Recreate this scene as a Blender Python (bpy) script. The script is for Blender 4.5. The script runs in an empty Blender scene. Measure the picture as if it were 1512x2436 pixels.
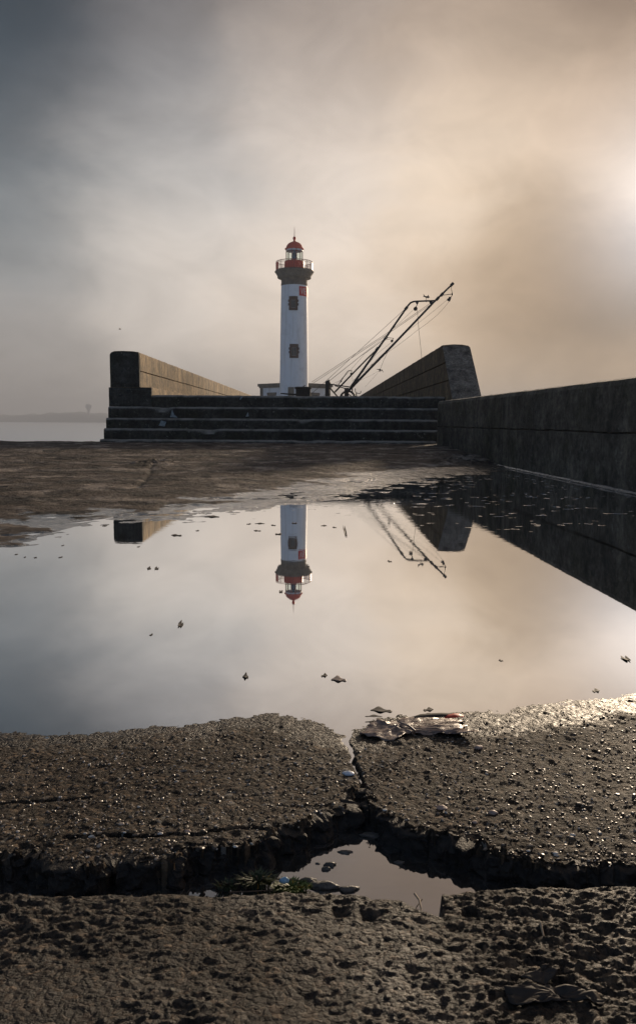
import bpy, math, random
import numpy as np
from mathutils import Vector, Matrix, noise as mnoise

R = math.radians
scene = bpy.context.scene
col = scene.collection
random.seed(7)
rng = np.random.default_rng(7)

# ------------------------------------------------------------------ camera
CAM_H, F, CX, CY = 0.45, 1900.0, 756.0, 1217.5
PITCH = math.atan(216.0 / F)
ROLL = R(0.35)
cam = bpy.data.cameras.new("camera")
cam.sensor_fit = 'VERTICAL'
cam.sensor_height = 36.0
cam.lens = 36.0 * F / 2435.0
cam.clip_start = 0.02
cam.clip_end = 30000.0
cam_ob = bpy.data.objects.new("camera", cam)
col.objects.link(cam_ob)
cam_ob.location = (0, 0, CAM_H)
fw = Vector((0, math.cos(PITCH), -math.sin(PITCH)))
cam_ob.rotation_euler = (Matrix.Rotation(-ROLL, 4, fw) @ Matrix.Rotation(R(90) - PITCH, 4, 'X')).to_euler()
scene.camera = cam_ob
cam.dof.use_dof = False

CM = cam_ob.rotation_euler.to_matrix()


def ray(px, py):
    return CM @ Vector(((px - CX) / F, (CY - py) / F, -1.0))


def at(px, py, Y):
    """world point at distance Y along the quay that is seen at (px, py) of the measured photo"""
    d = ray(px, py)
    t = Y / d.y
    return Vector((d.x * t, Y, CAM_H + d.z * t))


def gnd(px, py, z=0.0):
    d = ray(px, py)
    t = (z - CAM_H) / d.z
    return Vector((d.x * t, d.y * t, z))


# ------------------------------------------------------------------ view
scene.view_settings.view_transform = 'Standard'
scene.view_settings.look = 'None'
scene.view_settings.exposure = 0.30
scene.view_settings.gamma = 1.0
scene.view_settings.use_curve_mapping = False
scene.render.engine = 'CYCLES'
scene.cycles.max_bounces = 6
scene.cycles.diffuse_bounces = 3
scene.cycles.glossy_bounces = 4
scene.cycles.transmission_bounces = 6
scene.cycles.volume_bounces = 0
scene.cycles.sample_clamp_indirect = 4.0
scene.cycles.use_denoising = True

# ------------------------------------------------------------------ sun and sky
sun_dir = ray(1640, 505).normalized()
SUN_EL = math.asin(sun_dir.z)
SUN_AZ = math.atan2(sun_dir.x, sun_dir.y)
sl = bpy.data.lights.new("sun", 'SUN')
sl.energy = 3.2
sl.angle = R(3.0)
sl.color = (1.0, 0.80, 0.58)
so = bpy.data.objects.new("sun", sl)
col.objects.link(so)
so.rotation_euler = sun_dir.to_track_quat('Z', 'Y').to_euler()

world = bpy.data.worlds.new("World")
scene.world = world
world.use_nodes = True
wt = world.node_tree
wt.nodes.clear()


def s2l(c):
    return [((v / 255.0) / 12.92 if v <= 10 else ((v / 255.0 + 0.055) / 1.055) ** 2.4) for v in c]


class NT:
    """small helper to wire shader nodes"""
    def __init__(s, tree):
        s.t = tree

    def n(s, typ, **kw):
        nd = s.t.nodes.new(typ)
        for k, v in kw.items():
            setattr(nd, k, v)
        return nd

    def put(s, sock, v):
        if v is None:
            return
        if isinstance(v, bpy.types.NodeSocket):
            s.t.links.new(v, sock)
        else:
            sock.default_value = v

    def math(s, op, a, b=None, c=None, clamp=False):
        nd = s.n('ShaderNodeMath', operation=op, use_clamp=clamp)
        s.put(nd.inputs[0], a); s.put(nd.inputs[1], b); s.put(nd.inputs[2], c)
        return nd.outputs[0]

    def vmath(s, op, a, b=None, scale=None):
        nd = s.n('ShaderNodeVectorMath', operation=op)
        s.put(nd.inputs[0], a); s.put(nd.inputs[1], b)
        if scale is not None:
            s.put(nd.inputs['Scale'], scale)
        return nd.outputs['Value'] if op in ('DOT_PRODUCT', 'LENGTH', 'DISTANCE') else nd.outputs[0]

    def noise(s, vec, scale, detail=4.0, rough=0.5, dist=0.0, color=False):
        nd = s.n('ShaderNodeTexNoise')
        s.put(nd.inputs['Vector'], vec)
        nd.inputs['Scale'].default_value = scale
        nd.inputs['Detail'].default_value = detail
        nd.inputs['Roughness'].default_value = rough
        nd.inputs['Distortion'].default_value = dist
        return nd.outputs['Color' if color else 'Fac']

    def voro(s, vec, scale, out='Distance', feature='F1', rand=1.0):
        nd = s.n('ShaderNodeTexVoronoi', feature=feature)
        s.put(nd.inputs['Vector'], vec)
        nd.inputs['Scale'].default_value = scale
        nd.inputs['Randomness'].default_value = rand
        return nd.outputs[out]

    def ramp(s, fac, stops):
        nd = s.n('ShaderNodeValToRGB')
        s.put(nd.inputs[0], fac)
        e = nd.color_ramp.elements
        while len(e) < len(stops):
            e.new(0.5)
        for el, (p, c) in zip(e, stops):
            el.position = p
            el.color = (c, c, c, 1) if isinstance(c, (int, float)) else (c[0], c[1], c[2], 1)
        return nd.outputs[0]

    def mix(s, fac, a, b, blend='MIX'):
        nd = s.n('ShaderNodeMix', data_type='RGBA', blend_type=blend)
        s.put(nd.inputs[0], fac)
        s.put(nd.inputs[6], a if not isinstance(a, (tuple, list)) else (a[0], a[1], a[2], 1))
        s.put(nd.inputs[7], b if not isinstance(b, (tuple, list)) else (b[0], b[1], b[2], 1))
        return nd.outputs[2]

    def maprange(s, v, a, b, c, d, smooth=False):
        nd = s.n('ShaderNodeMapRange')
        if smooth:
            nd.interpolation_type = 'SMOOTHSTEP'
        s.put(nd.inputs[0], v)
        for i, q in enumerate((a, b, c, d)):
            nd.inputs[i + 1].default_value = q
        return nd.outputs[0]

    def scale(s, vec, sc):
        return s.vmath('MULTIPLY', vec, sc)

    def bump(s, h, strength, dist, normal=None):
        nd = s.n('ShaderNodeBump')
        nd.inputs['Strength'].default_value = strength
        nd.inputs['Distance'].default_value = dist
        s.put(nd.inputs['Height'], h)
        s.put(nd.inputs['Normal'], normal)
        return nd.outputs[0]


W = NT(wt)
tc = W.n('ShaderNodeTexCoord').outputs['Generated']
dirn = W.vmath('NORMALIZE', tc)
# soft cloud structure: the direction is bent a little by noise, and the brightness varies with it
wn = W.noise(W.scale(dirn, (1.0, 1.0, 1.8)), 4.0, 6.0, 0.55, 0.3, color=True)
bend = W.scale(W.vmath('SUBTRACT', wn, (0.5, 0.5, 0.5)), (0.20, 0.0, 0.15))
bd = W.vmath('NORMALIZE', W.vmath('ADD', dirn, bend))
GX = [30, 400, 756, 1100, 1460]
GY = [30, 240, 440, 620, 780, 900, 1000]
SKY = [
    [(40, 50, 58), (94, 93, 94), (142, 131, 121), (142, 126, 111), (88, 75, 66)],
    [(54, 67, 77), (138, 140, 142), (192, 182, 172), (208, 190, 168), (190, 168, 144)],
    [(92, 103, 110), (186, 185, 181), (222, 214, 202), (232, 217, 195), (234, 217, 195)],
    [(154, 158, 158), (216, 211, 202), (230, 219, 205), (224, 206, 183), (206, 184, 157)],
    [(162, 157, 151), (202, 194, 183), (218, 206, 190), (202, 181, 154), (118, 97, 77)],
    [(134, 130, 126), (178, 171, 163), (214, 202, 187), (206, 188, 166), (178, 156, 130)],
    [(122, 122, 123), (168, 163, 157), (210, 198, 184), (206, 188, 166), (186, 164, 138)],
]
lobes = []
for j, gy in enumerate(GY):
    for i, gx in enumerate(GX):
        lobes.append((ray(gx, gy).normalized(), 230.0, s2l(SKY[j][i]), 1.0))
# the darker bank of cloud low on the right
for gx, gy, c in ((1270, 700, (150, 129, 105)), (1490, 735, (84, 69, 56)), (1400, 760, (96, 79, 64)), (1250, 600, (176, 155, 128)), (1170, 770, (172, 151, 126)), (1340, 650, (138, 118, 97)), (1290, 780, (134, 115, 95)), (1440, 650, (160, 140, 118)), (1250, 880, (196, 177, 154)), (1450, 880, (176, 156, 133))):
    lobes.append((ray(gx, gy).normalized(), 650.0, s2l(c), 7.0))
# sky beyond the frame
for az, el, c, k in ((-45, 20, (52, 66, 78), 14), (-45, 2, (104, 106, 110), 30), (48, 15, (190, 165, 140), 14), (48, 2, (150, 132, 112), 30),
                     (0, 60, (88, 92, 100), 6), (180, 15, (78, 104, 134), 2.2), (-110, 20, (66, 88, 114), 3), (110, 20, (96, 104, 116), 3)):
    a, e = R(az), R(el)
    lobes.append((Vector((math.sin(a) * math.cos(e), math.cos(a) * math.cos(e), math.sin(e))), k, s2l(c), 0.05 if k < 12 else 0.6))
acc_c, acc_w = None, None
for d, k, c, w in lobes:
    dp = W.vmath('DOT_PRODUCT', bd, tuple(d))
    g = W.math('EXPONENT', W.math('MULTIPLY_ADD', dp, k, -k + math.log(w)))
    cc = W.vmath('SCALE', tuple(c), scale=g)
    acc_c = cc if acc_c is None else W.vmath('ADD', acc_c, cc)
    acc_w = g if acc_w is None else W.math('ADD', acc_w, g)
base = W.vmath('SCALE', acc_c, scale=W.math('DIVIDE', 1.0, W.math('ADD', acc_w, 1e-5)))
n1 = W.noise(W.scale(dirn, (1.0, 1.0, 1.6)), 9.0, 8.0, 0.62, 0.6)
mod = W.maprange(n1, 0.25, 0.75, 0.88, 1.12)
cloud = W.vmath('MULTIPLY', W.vmath('SCALE', base, scale=mod), (1.03, 0.987, 0.985))
# the veiled sun just past the right edge
sd = W.vmath('DOT_PRODUCT', dirn, tuple(sun_dir))
g1 = W.math('EXPONENT', W.math('MULTIPLY_ADD', sd, 200.0, -200.0))
cloud = W.vmath('ADD', cloud, W.vmath('SCALE', (0.34, 0.40, 0.48), scale=g1))
nish = W.n('ShaderNodeTexSky', sky_type='NISHITA')
nish.sun_disc = False
nish.sun_elevation = SUN_EL
nish.sun_rotation = SUN_AZ
skyc = W.mix(0.96, W.vmath('SCALE', nish.outputs[0], scale=0.05), cloud)
bg = W.n('ShaderNodeBackground')
wt.links.new(skyc, bg.inputs[0])
bg.inputs[1].default_value = 1.0
wo = W.n('ShaderNodeOutputWorld')
wt.links.new(bg.outputs[0], wo.inputs[0])
world.cycles.sampling_method = 'MANUAL'
world.cycles.sample_map_resolution = 512

# ------------------------------------------------------------------ materials
MAT = {}


def material(name):
    m = bpy.data.materials.new(name)
    m.use_nodes = True
    m.node_tree.nodes.clear()
    k = NT(m.node_tree)
    out = k.n('ShaderNodeOutputMaterial')
    MAT[name] = m
    return m, k, out


def princ(k, out, color, rough, bump=None, metal=0.0, spec=0.5):
    p = k.n('ShaderNodeBsdfPrincipled')
    k.put(p.inputs['Base Color'], color if not isinstance(color, (tuple, list)) else (color[0], color[1], color[2], 1))
    k.put(p.inputs['Roughness'], rough)
    p.inputs['Metallic'].default_value = metal
    p.inputs['Specular IOR Level'].default_value = spec
    if bump is not None:
        k.put(p.inputs['Normal'], bump)
    if out is not None:
        k.t.links.new(p.outputs[0], out.inputs[0])
    return p


def pos(k):
    return k.n('ShaderNodeNewGeometry').outputs['Position']


def objc(k):
    return k.n('ShaderNodeTexCoord').outputs['Object']


def simple(name, color, rough=0.6, metal=0.0, var=0.25, scale=8.0, bumps=0.0, spec=0.5):
    m, k, out = material(name)
    v = objc(k)
    n = k.noise(v, scale, 5.0, 0.6)
    c = k.mix(k.maprange(n, 0.3, 0.7, 0.0, 1.0), tuple(q * (1 - var) for q in color), tuple(min(1, q * (1 + var)) for q in color))
    b = k.bump(k.noise(v, scale * 6, 4.0, 0.6), 0.5, bumps) if bumps else None
    princ(k, out, c, rough, b, metal, spec)
    return m


def ground_mat():
    m, k, out = material("quay_concrete")
    g = k.n('ShaderNodeNewGeometry')
    v = g.outputs['Position']
    sep = k.n('ShaderNodeSeparateXYZ')
    k.put(sep.inputs[0], v)
    z = sep.outputs[2]
    y = sep.outputs[1]
    flat = k.scale(v, (1.0, 1.0, 0.0))
    big = k.noise(flat, 1.7, 6.0, 0.6)
    streak = k.noise(k.scale(v, (1.0, 1.0, 0.0)), 2.2, 10.0, 0.72)
    base = k.mix(k.maprange(big, 0.3, 0.7, 0, 1), (0.066, 0.047, 0.034), (0.135, 0.106, 0.082))
    base = k.mix(k.maprange(streak, 0.44, 0.52, 0, 1), k.mix(0.80, base, (0.014, 0.012, 0.010)), base)
    pale = k.noise(k.scale(v, (1.0, 1.0, 0.0)), 2.6, 10.0, 0.74)
    base = k.mix(k.maprange(pale, 0.52, 0.61, 0, 0.9), base, (0.36, 0.30, 0.245))
    # fine aggregate in the surface
    warp = k.vmath('ADD', flat, k.scale(k.vmath('SUBTRACT', k.noise(flat, 60.0, 3.0, 0.6, color=True), (0.5, 0.5, 0.5)), (0.014, 0.014, 0.0)))
    vc = k.voro(warp, 200.0, 'Color')
    hs = k.n('ShaderNodeSeparateColor')
    k.put(hs.inputs[0], vc)
    vd = k.voro(warp, 200.0)
    vc2 = k.voro(warp, 460.0, 'Color')
    hs2 = k.n('ShaderNodeSeparateColor')
    k.put(hs2.inputs[0], vc2)
    stone = k.mix(k.math('POWER', hs.outputs[0], 2.2), (0.022, 0.015, 0.010), (0.50, 0.345, 0.215))
    stone = k.mix(k.math('MULTIPLY', k.maprange(hs.outputs[1], 0.90, 0.97, 0, 1), k.maprange(y, 0.70, 0.72, 0.12, 1.0)), stone, (0.50, 0.46, 0.40))
    grit = k.mix(hs2.outputs[0], (0.027, 0.020, 0.014), (0.18, 0.132, 0.092))
    stone = k.mix(k.maprange(hs.outputs[2], 0.35, 0.55, 0, 1), grit, stone)
    near = k.maprange(y, 1.5, 3.2, 1, 0, True)
    c = k.mix(k.math('MULTIPLY', near, 0.85), base, stone)
    # wet where it lies close to the water level
    wn = k.noise(flat, 22.0, 4.0, 0.6)
    zz = k.math('ADD', z, k.math('MULTIPLY', k.math('SUBTRACT', wn, 0.5), 0.006))
    wet = k.maprange(k.math('MULTIPLY', zz, k.math('MULTIPLY', k.maprange(y, 2.0, 4.0, 1.0, 0.29), k.maprange(sep.outputs[0], -0.9, 0.5, 2.3, 1.0, True))), 0.0042, 0.0062, 1, 0, True)
    depth_shade = k.maprange(z, -0.03, -0.006, 0.35, 1.0)  # silty bed, and the gap's shade painted in, darker further down
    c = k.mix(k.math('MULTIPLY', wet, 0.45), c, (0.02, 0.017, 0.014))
    c = k.vmath('SCALE', c, scale=depth_shade)
    rough = k.math('MULTIPLY_ADD', wet, k.maprange(y, 1.6, 3.0, -0.28, -0.40), 0.78)
    damp = k.maprange(k.noise(flat, 2.3, 5.0, 0.6), 0.40, 0.62, 0, 1)
    rough = k.math('MULTIPLY_ADD', damp, -0.16, rough)
    wn2 = k.maprange(k.noise(flat, 5.0, 5.0, 0.6), 0.38, 0.60, 0.35, 1.0)
    wn2 = k.math('MULTIPLY', wn2, k.maprange(y, 0.71, 0.74, 1.0, 0.22))
    rough = k.math('MULTIPLY_ADD', k.math('MULTIPLY', near, wn2), -0.22, rough)
    c = k.mix(k.math('MULTIPLY', near, k.maprange(y, 0.71, 0.74, 0.74, 0.55)), c, k.vmath('SCALE', c, scale=0.25))
    specl = k.maprange(k.math('MULTIPLY', near, wn2), 0.0, 1.0, 0.16, 0.42)
    b = k.bump(k.noise(v, 240.0, 6.0, 0.8), 1.0, 0.006)
    b = k.bump(k.math('MULTIPLY', k.math('SUBTRACT', 1.0, vd), near), 0.8, 0.005, b)
    b = k.bump(k.noise(k.scale(v, (1, 1.5, 1)), 30.0, 6.0, 0.65), 0.5, 0.012, b)
    farb = k.maprange(y, 2.0, 4.0, 0.0, 1.0)
    b = k.bump(k.math('MULTIPLY', k.noise(k.scale(v, (1, 1, 0)), 3.5, 6.0, 0.7), farb), 0.8, 0.12, b)
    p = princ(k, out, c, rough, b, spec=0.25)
    k.put(p.inputs['Specular IOR Level'], specl)
    k.put(p.inputs['Coat Weight'], k.math('MULTIPLY', wet, k.maprange(y, 1.6, 3.0, 0.10, 1.0)))
    k.put(p.inputs['Coat Roughness'], k.maprange(y, 1.8, 3.5, 0.34, 0.15))
    k.put(p.inputs['Coat Normal'], k.bump(k.noise(k.scale(v, (1, 1, 1)), 26.0, 4.0, 0.6), 0.8, 0.010))
    k.put(p.inputs['Coat IOR'], k.maprange(y, 1.8, 3.5, 1.5, 3.2))


def concrete_mat(name, dark, light, moss=(0.03, 0.035, 0.012), streaks=0.6, mossy=0.5, axis='z', scale=1.0, bd=0.012, worn_lit=None, sxy=(9.0, 0.7)):
    m, k, out = material(name)
    v = pos(k)
    n = k.noise(v, 3.0 * scale, 8.0, 0.68)
    c = k.mix(k.maprange(n, 0.35, 0.68, 0, 1), dark, light)
    st = k.noise(k.scale(v, (sxy[0], sxy[0], sxy[1])), 1.0 * scale, 7.0, 0.7)
    c = k.mix(k.math('MULTIPLY', k.maprange(st, 0.45, 0.62, 0, 1), streaks), c, tuple(q * 0.35 for q in dark))
    mo = k.noise(v, 1.6 * scale, 6.0, 0.7)
    c = k.mix(k.math('MULTIPLY', k.maprange(mo, 0.50, 0.66, 0, 1), mossy), c, moss)
    sp = k.noise(v, 15.0 * scale, 7.0, 0.8)
    c = k.mix(k.maprange(sp, 0.40, 0.62, 0.0, 1.0), k.vmath('SCALE', c, scale=0.5), k.vmath('SCALE', c, scale=1.5))
    ru = k.noise(k.scale(v, (sxy[0] * .6, sxy[0] * .6, sxy[1] * .6)), 1.3 * scale, 5.0, 0.65)
    c = k.mix(k.math('MULTIPLY', k.maprange(ru, 0.60, 0.70, 0, 1), streaks * 0.7), c, tuple(min(1, q * 1.7) for q in light))
    li = k.noise(v, 34.0 * scale, 3.0, 0.6)
    lb = k.noise(v, 5.0 * scale, 3.0, 0.6)
    lich = k.math('MULTIPLY', k.maprange(li, 0.62, 0.68, 0, 1), k.maprange(lb, 0.45, 0.6, 0, 1))
    c = k.mix(k.math('MULTIPLY', lich, 0.7), c, (0.26, 0.25, 0.21))
    if worn_lit:
        # wear on upper faces, plus the rim and sky light they catch, painted paler
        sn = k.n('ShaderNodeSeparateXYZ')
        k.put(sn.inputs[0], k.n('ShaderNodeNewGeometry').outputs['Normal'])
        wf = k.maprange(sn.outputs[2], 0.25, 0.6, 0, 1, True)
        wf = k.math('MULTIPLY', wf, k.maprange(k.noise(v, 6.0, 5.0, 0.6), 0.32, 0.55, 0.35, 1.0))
        c = k.mix(wf, c, worn_lit)
    b = k.bump(k.noise(v, 22.0, 8.0, 0.7), 0.9, bd)
    b = k.bump(k.noise(v, 120.0, 4.0, 0.7), 0.6, 0.004, b)
    princ(k, out, c, 0.82, b, spec=0.35)


def water_mat(name, bump_h, deepc, lift, rough=0.012, patches=True):
    """still water: a mirror whose strength follows the viewing angle (Fresnel), over a dark bed"""
    m, k, out = material(name)
    v = pos(k)
    a = k.noise(k.scale(v, (1.0, 2.2, 1.0)), 9.0, 3.0, 0.55)
    b_ = k.noise(k.scale(v, (1.0, 2.6, 1.0)), 26.0, 2.0, 0.5)
    h = k.math('ADD', a, k.math('MULTIPLY', b_, 0.25))
    if patches:
        sep = k.n('ShaderNodeSeparateXYZ')
        k.put(sep.inputs[0], v)
        far = k.maprange(sep.outputs[1], 2.2, 4.2, 0.06, 1.0, True)
        h = k.math('MULTIPLY', h, far)
    nb = k.bump(h, 1.0, bump_h)
    if patches:
        # a few wind-ruffled spots where the water is shallow by the wall
        vs_ = k.vmath('SUBTRACT', v, (1.25, 5.6, 0.0))
        reg = k.maprange(k.vmath('LENGTH', k.scale(vs_, (0.55, 0.40, 0))), 0.45, 1.0, 1.0, 0.0, True)
        spots = k.maprange(k.noise(k.scale(v, (1, 1.3, 1)), 15.0, 1.0, 0.4), 0.64, 0.72, 0, 1, True)
        spots = k.math('MULTIPLY', spots, k.maprange(k.noise(k.scale(v, (1, 1, 1)), 2.6, 2.0, 0.5), 0.50, 0.60, 0, 1))
        nb = k.bump(k.math('MULTIPLY', spots, reg), 1.0, 0.016, nb)
    gl = k.n('ShaderNodeBsdfGlossy')
    gl.inputs['Roughness'].default_value = rough
    gl.inputs['Color'].default_value = (1, 1, 1, 1)
    k.put(gl.inputs['Normal'], nb)
    df = k.n('ShaderNodeBsdfDiffuse')
    df.inputs['Color'].default_value = (*deepc, 1)
    fr = k.n('ShaderNodeFresnel')
    fr.inputs['IOR'].default_value = 1.33
    f = k.math('POWER', fr.outputs[0], lift)
    mx = k.n('ShaderNodeMixShader')
    k.put(mx.inputs[0], f)
    k.put(mx.inputs[1], df.outputs[0])
    k.put(mx.inputs[2], gl.outputs[0])
    k.put(out.inputs[0], mx.outputs[0])


def sea_mat():
    m, k, out = material("sea_water")
    v = pos(k)
    n1 = k.noise(k.scale(v, (0.35, 1.0, 1.0)), 0.25, 6.0, 0.65)
    n2 = k.noise(k.scale(v, (0.5, 1.0, 1.0)), 1.6, 4.0, 0.6)
    b = k.bump(n1, 1.0, 0.35)
    b = k.bump(n2, 1.0, 0.05, b)
    p = princ(k, out, (0.92, 0.95, 0.96), 0.48, b, metal=0.95, spec=0.7)
    p.inputs['IOR'].default_value = 1.33


ground_mat()
concrete_mat("step_concrete", (0.020, 0.019, 0.015), (0.075, 0.070, 0.058), (0.020, 0.025, 0.007), 0.4, 0.5, worn_lit=(0.26, 0.235, 0.20))
concrete_mat("wall_concrete_left", (0.13, 0.085, 0.038), (0.42, 0.295, 0.16), (0.07, 0.05, 0.015), 0.75, 0.6, sxy=(3.6, 1.3))
concrete_mat("wall_concrete_right", (0.10, 0.070, 0.036), (0.28, 0.20, 0.115), (0.07, 0.045, 0.015), 0.6, 0.5)
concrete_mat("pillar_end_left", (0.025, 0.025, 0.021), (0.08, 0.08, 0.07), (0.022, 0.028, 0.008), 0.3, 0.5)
concrete_mat("pillar_end_right", (0.055, 0.047, 0.038), (0.27, 0.235, 0.19), (0.05, 0.05, 0.04), 0.1, 0.3, scale=2.2)
concrete_mat("low_wall_concrete", (0.042, 0.038, 0.028), (0.20, 0.172, 0.13), (0.042, 0.046, 0.012), 0.5, 0.5, worn_lit=(0.30, 0.26, 0.21), sxy=(5.0, 1.2))
concrete_mat("quay_side", (0.05, 0.045, 0.04), (0.12, 0.11, 0.09))
water_mat("puddle_water", 0.00022, (0.030, 0.026, 0.022), 0.12)
water_mat("trench_water", 0.0002, (0.030, 0.028, 0.026), 0.24, 0.03, patches=False)
sea_mat()
simple("shaded_wet_concrete", (0.020, 0.016, 0.013), 0.6, var=0.6, scale=60.0, bumps=0.004, spec=0.3)  # backlit slab face: its shade painted into the wet concrete's colour
simple("wet_mortar", (0.22, 0.20, 0.18), 0.22, var=0.5, scale=20.0, bumps=0.004, spec=1.0)
simple("far_shore_earth", (0.10, 0.105, 0.10), 0.9, scale=0.01)
simple("far_building", (0.28, 0.28, 0.28), 0.9, scale=0.01)


def paint_mat():
    m, k, out = material("white_paint")
    v = objc(k)
    n = k.noise(k.scale(v, (3.0, 3.0, 0.22)), 1.0, 6.0, 0.65)
    c = k.mix(k.maprange(n, 0.50, 0.68, 0, 0.55), (0.76, 0.79, 0.82), (0.50, 0.49, 0.46))
    n2 = k.noise(v, 1.1, 7.0, 0.7)
    c = k.mix(k.maprange(n2, 0.52, 0.66, 0, 0.45), c, (0.56, 0.57, 0.57))
    b = k.bump(k.noise(v, 7.0, 6.0, 0.65), 0.6, 0.03)
    princ(k, out, c, 0.6, b)


paint_mat()
simple("granite", (0.13, 0.112, 0.086), 0.8, var=0.45, scale=3.0, bumps=0.02)
simple("dark_granite", (0.062, 0.030, 0.021), 0.85, var=0.4, scale=6.0, bumps=0.01)
simple("red_paint", (0.60, 0.055, 0.026), 0.45, var=0.12, scale=2.0)
simple("sign_red", (0.50, 0.020, 0.018), 0.5, var=0.06, scale=2.0)
simple("sign_white", (0.75, 0.72, 0.70), 0.6, var=0.05)
simple("black_metal", (0.012, 0.011, 0.011), 0.5, var=0.3, scale=20, bumps=0.002)
simple("rust_metal", (0.055, 0.030, 0.018), 0.75, var=0.5, scale=18, bumps=0.003)
simple("cable_steel", (0.07, 0.055, 0.045), 0.7, var=0.3, scale=20)
simple("rail_metal", (0.22, 0.045, 0.026), 0.5, var=0.2)
simple("lantern_white", (0.60, 0.63, 0.66), 0.5, var=0.05)
simple("lens_shroud", (0.07, 0.12, 0.17), 0.25, var=0.2, metal=0.3)
simple("roof_slate", (0.085, 0.070, 0.058), 0.8, var=0.3, scale=3)
simple("window_dark", (0.03, 0.028, 0.028), 0.25, var=0.2)
simple("window_frame", (0.16, 0.15, 0.15), 0.5, var=0.1)
simple("dark_wood", (0.020, 0.017, 0.014), 0.7, var=0.5, scale=12, bumps=0.004)
simple("blade_green", (0.075, 0.105, 0.018), 0.5, var=0.4, scale=150)
simple("blade_dark_green", (0.030, 0.042, 0.012), 0.5, var=0.4, scale=150)
simple("blade_yellow", (0.42, 0.24, 0.03), 0.5, var=0.3, scale=150)
simple("twig_brown", (0.075, 0.048, 0.030), 0.7, var=0.4, scale=60)
simple("twig_pale", (0.32, 0.24, 0.16), 0.6, var=0.3, scale=60)
simple("debris_dark", (0.030, 0.021, 0.015), 0.7, var=0.4, scale=80)
simple("shell_white", (0.62, 0.66, 0.72), 0.35, var=0.12, scale=120)
simple("pebble_blue", (0.28, 0.46, 0.62), 0.4, var=0.1, scale=120)
simple("pebble_white", (0.62, 0.58, 0.52), 0.5, var=0.15, scale=150)
simple("pebble_pink", (0.42, 0.30, 0.24), 0.55, var=0.25, scale=150)
simple("stone_black", (0.018, 0.016, 0.014), 0.6, var=0.3, scale=80, bumps=0.002)
simple("stone_grey", (0.085, 0.075, 0.066), 0.45, var=0.45, scale=90, bumps=0.003)
simple("leaf_red", (0.50, 0.022, 0.008), 0.5, var=0.2, scale=60)
simple("stain_white", (0.27, 0.32, 0.33), 0.8, var=0.5, scale=40)


def leaf_mat():
    m, k, out = material("dead_leaf")
    v = objc(k)
    n = k.noise(k.scale(v, (1, 2.2, 1)), 60.0, 6.0, 0.65)
    c = k.mix(k.maprange(n, 0.35, 0.65, 0, 1), (0.105, 0.064, 0.050), (0.30, 0.215, 0.175))
    n2 = k.noise(v, 160.0, 4.0, 0.6)
    c = k.mix(k.maprange(n2, 0.58, 0.70, 0, 0.7), c, (0.05, 0.03, 0.022))
    b = k.bump(k.noise(k.scale(v, (1, 2, 1)), 110.0, 5.0, 0.6), 0.8, 0.002)
    princ(k, out, c, 0.36, b, spec=0.6)
    return m


leaf_mat()


def glass_mat():
    m, k, out = material("lantern_glass")
    tr = k.n('ShaderNodeBsdfTransparent')
    tr.inputs[0].default_value = (0.90, 0.95, 0.92, 1)
    gl = k.n('ShaderNodeBsdfGlossy')
    gl.inputs['Roughness'].default_value = 0.05
    mx = k.n('ShaderNodeMixShader')
    mx.inputs[0].default_value = 0.10
    k.put(mx.inputs[1], tr.outputs[0]); k.put(mx.inputs[2], gl.outputs[0])
    k.put(out.inputs[0], mx.outputs[0])


glass_mat()


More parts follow.
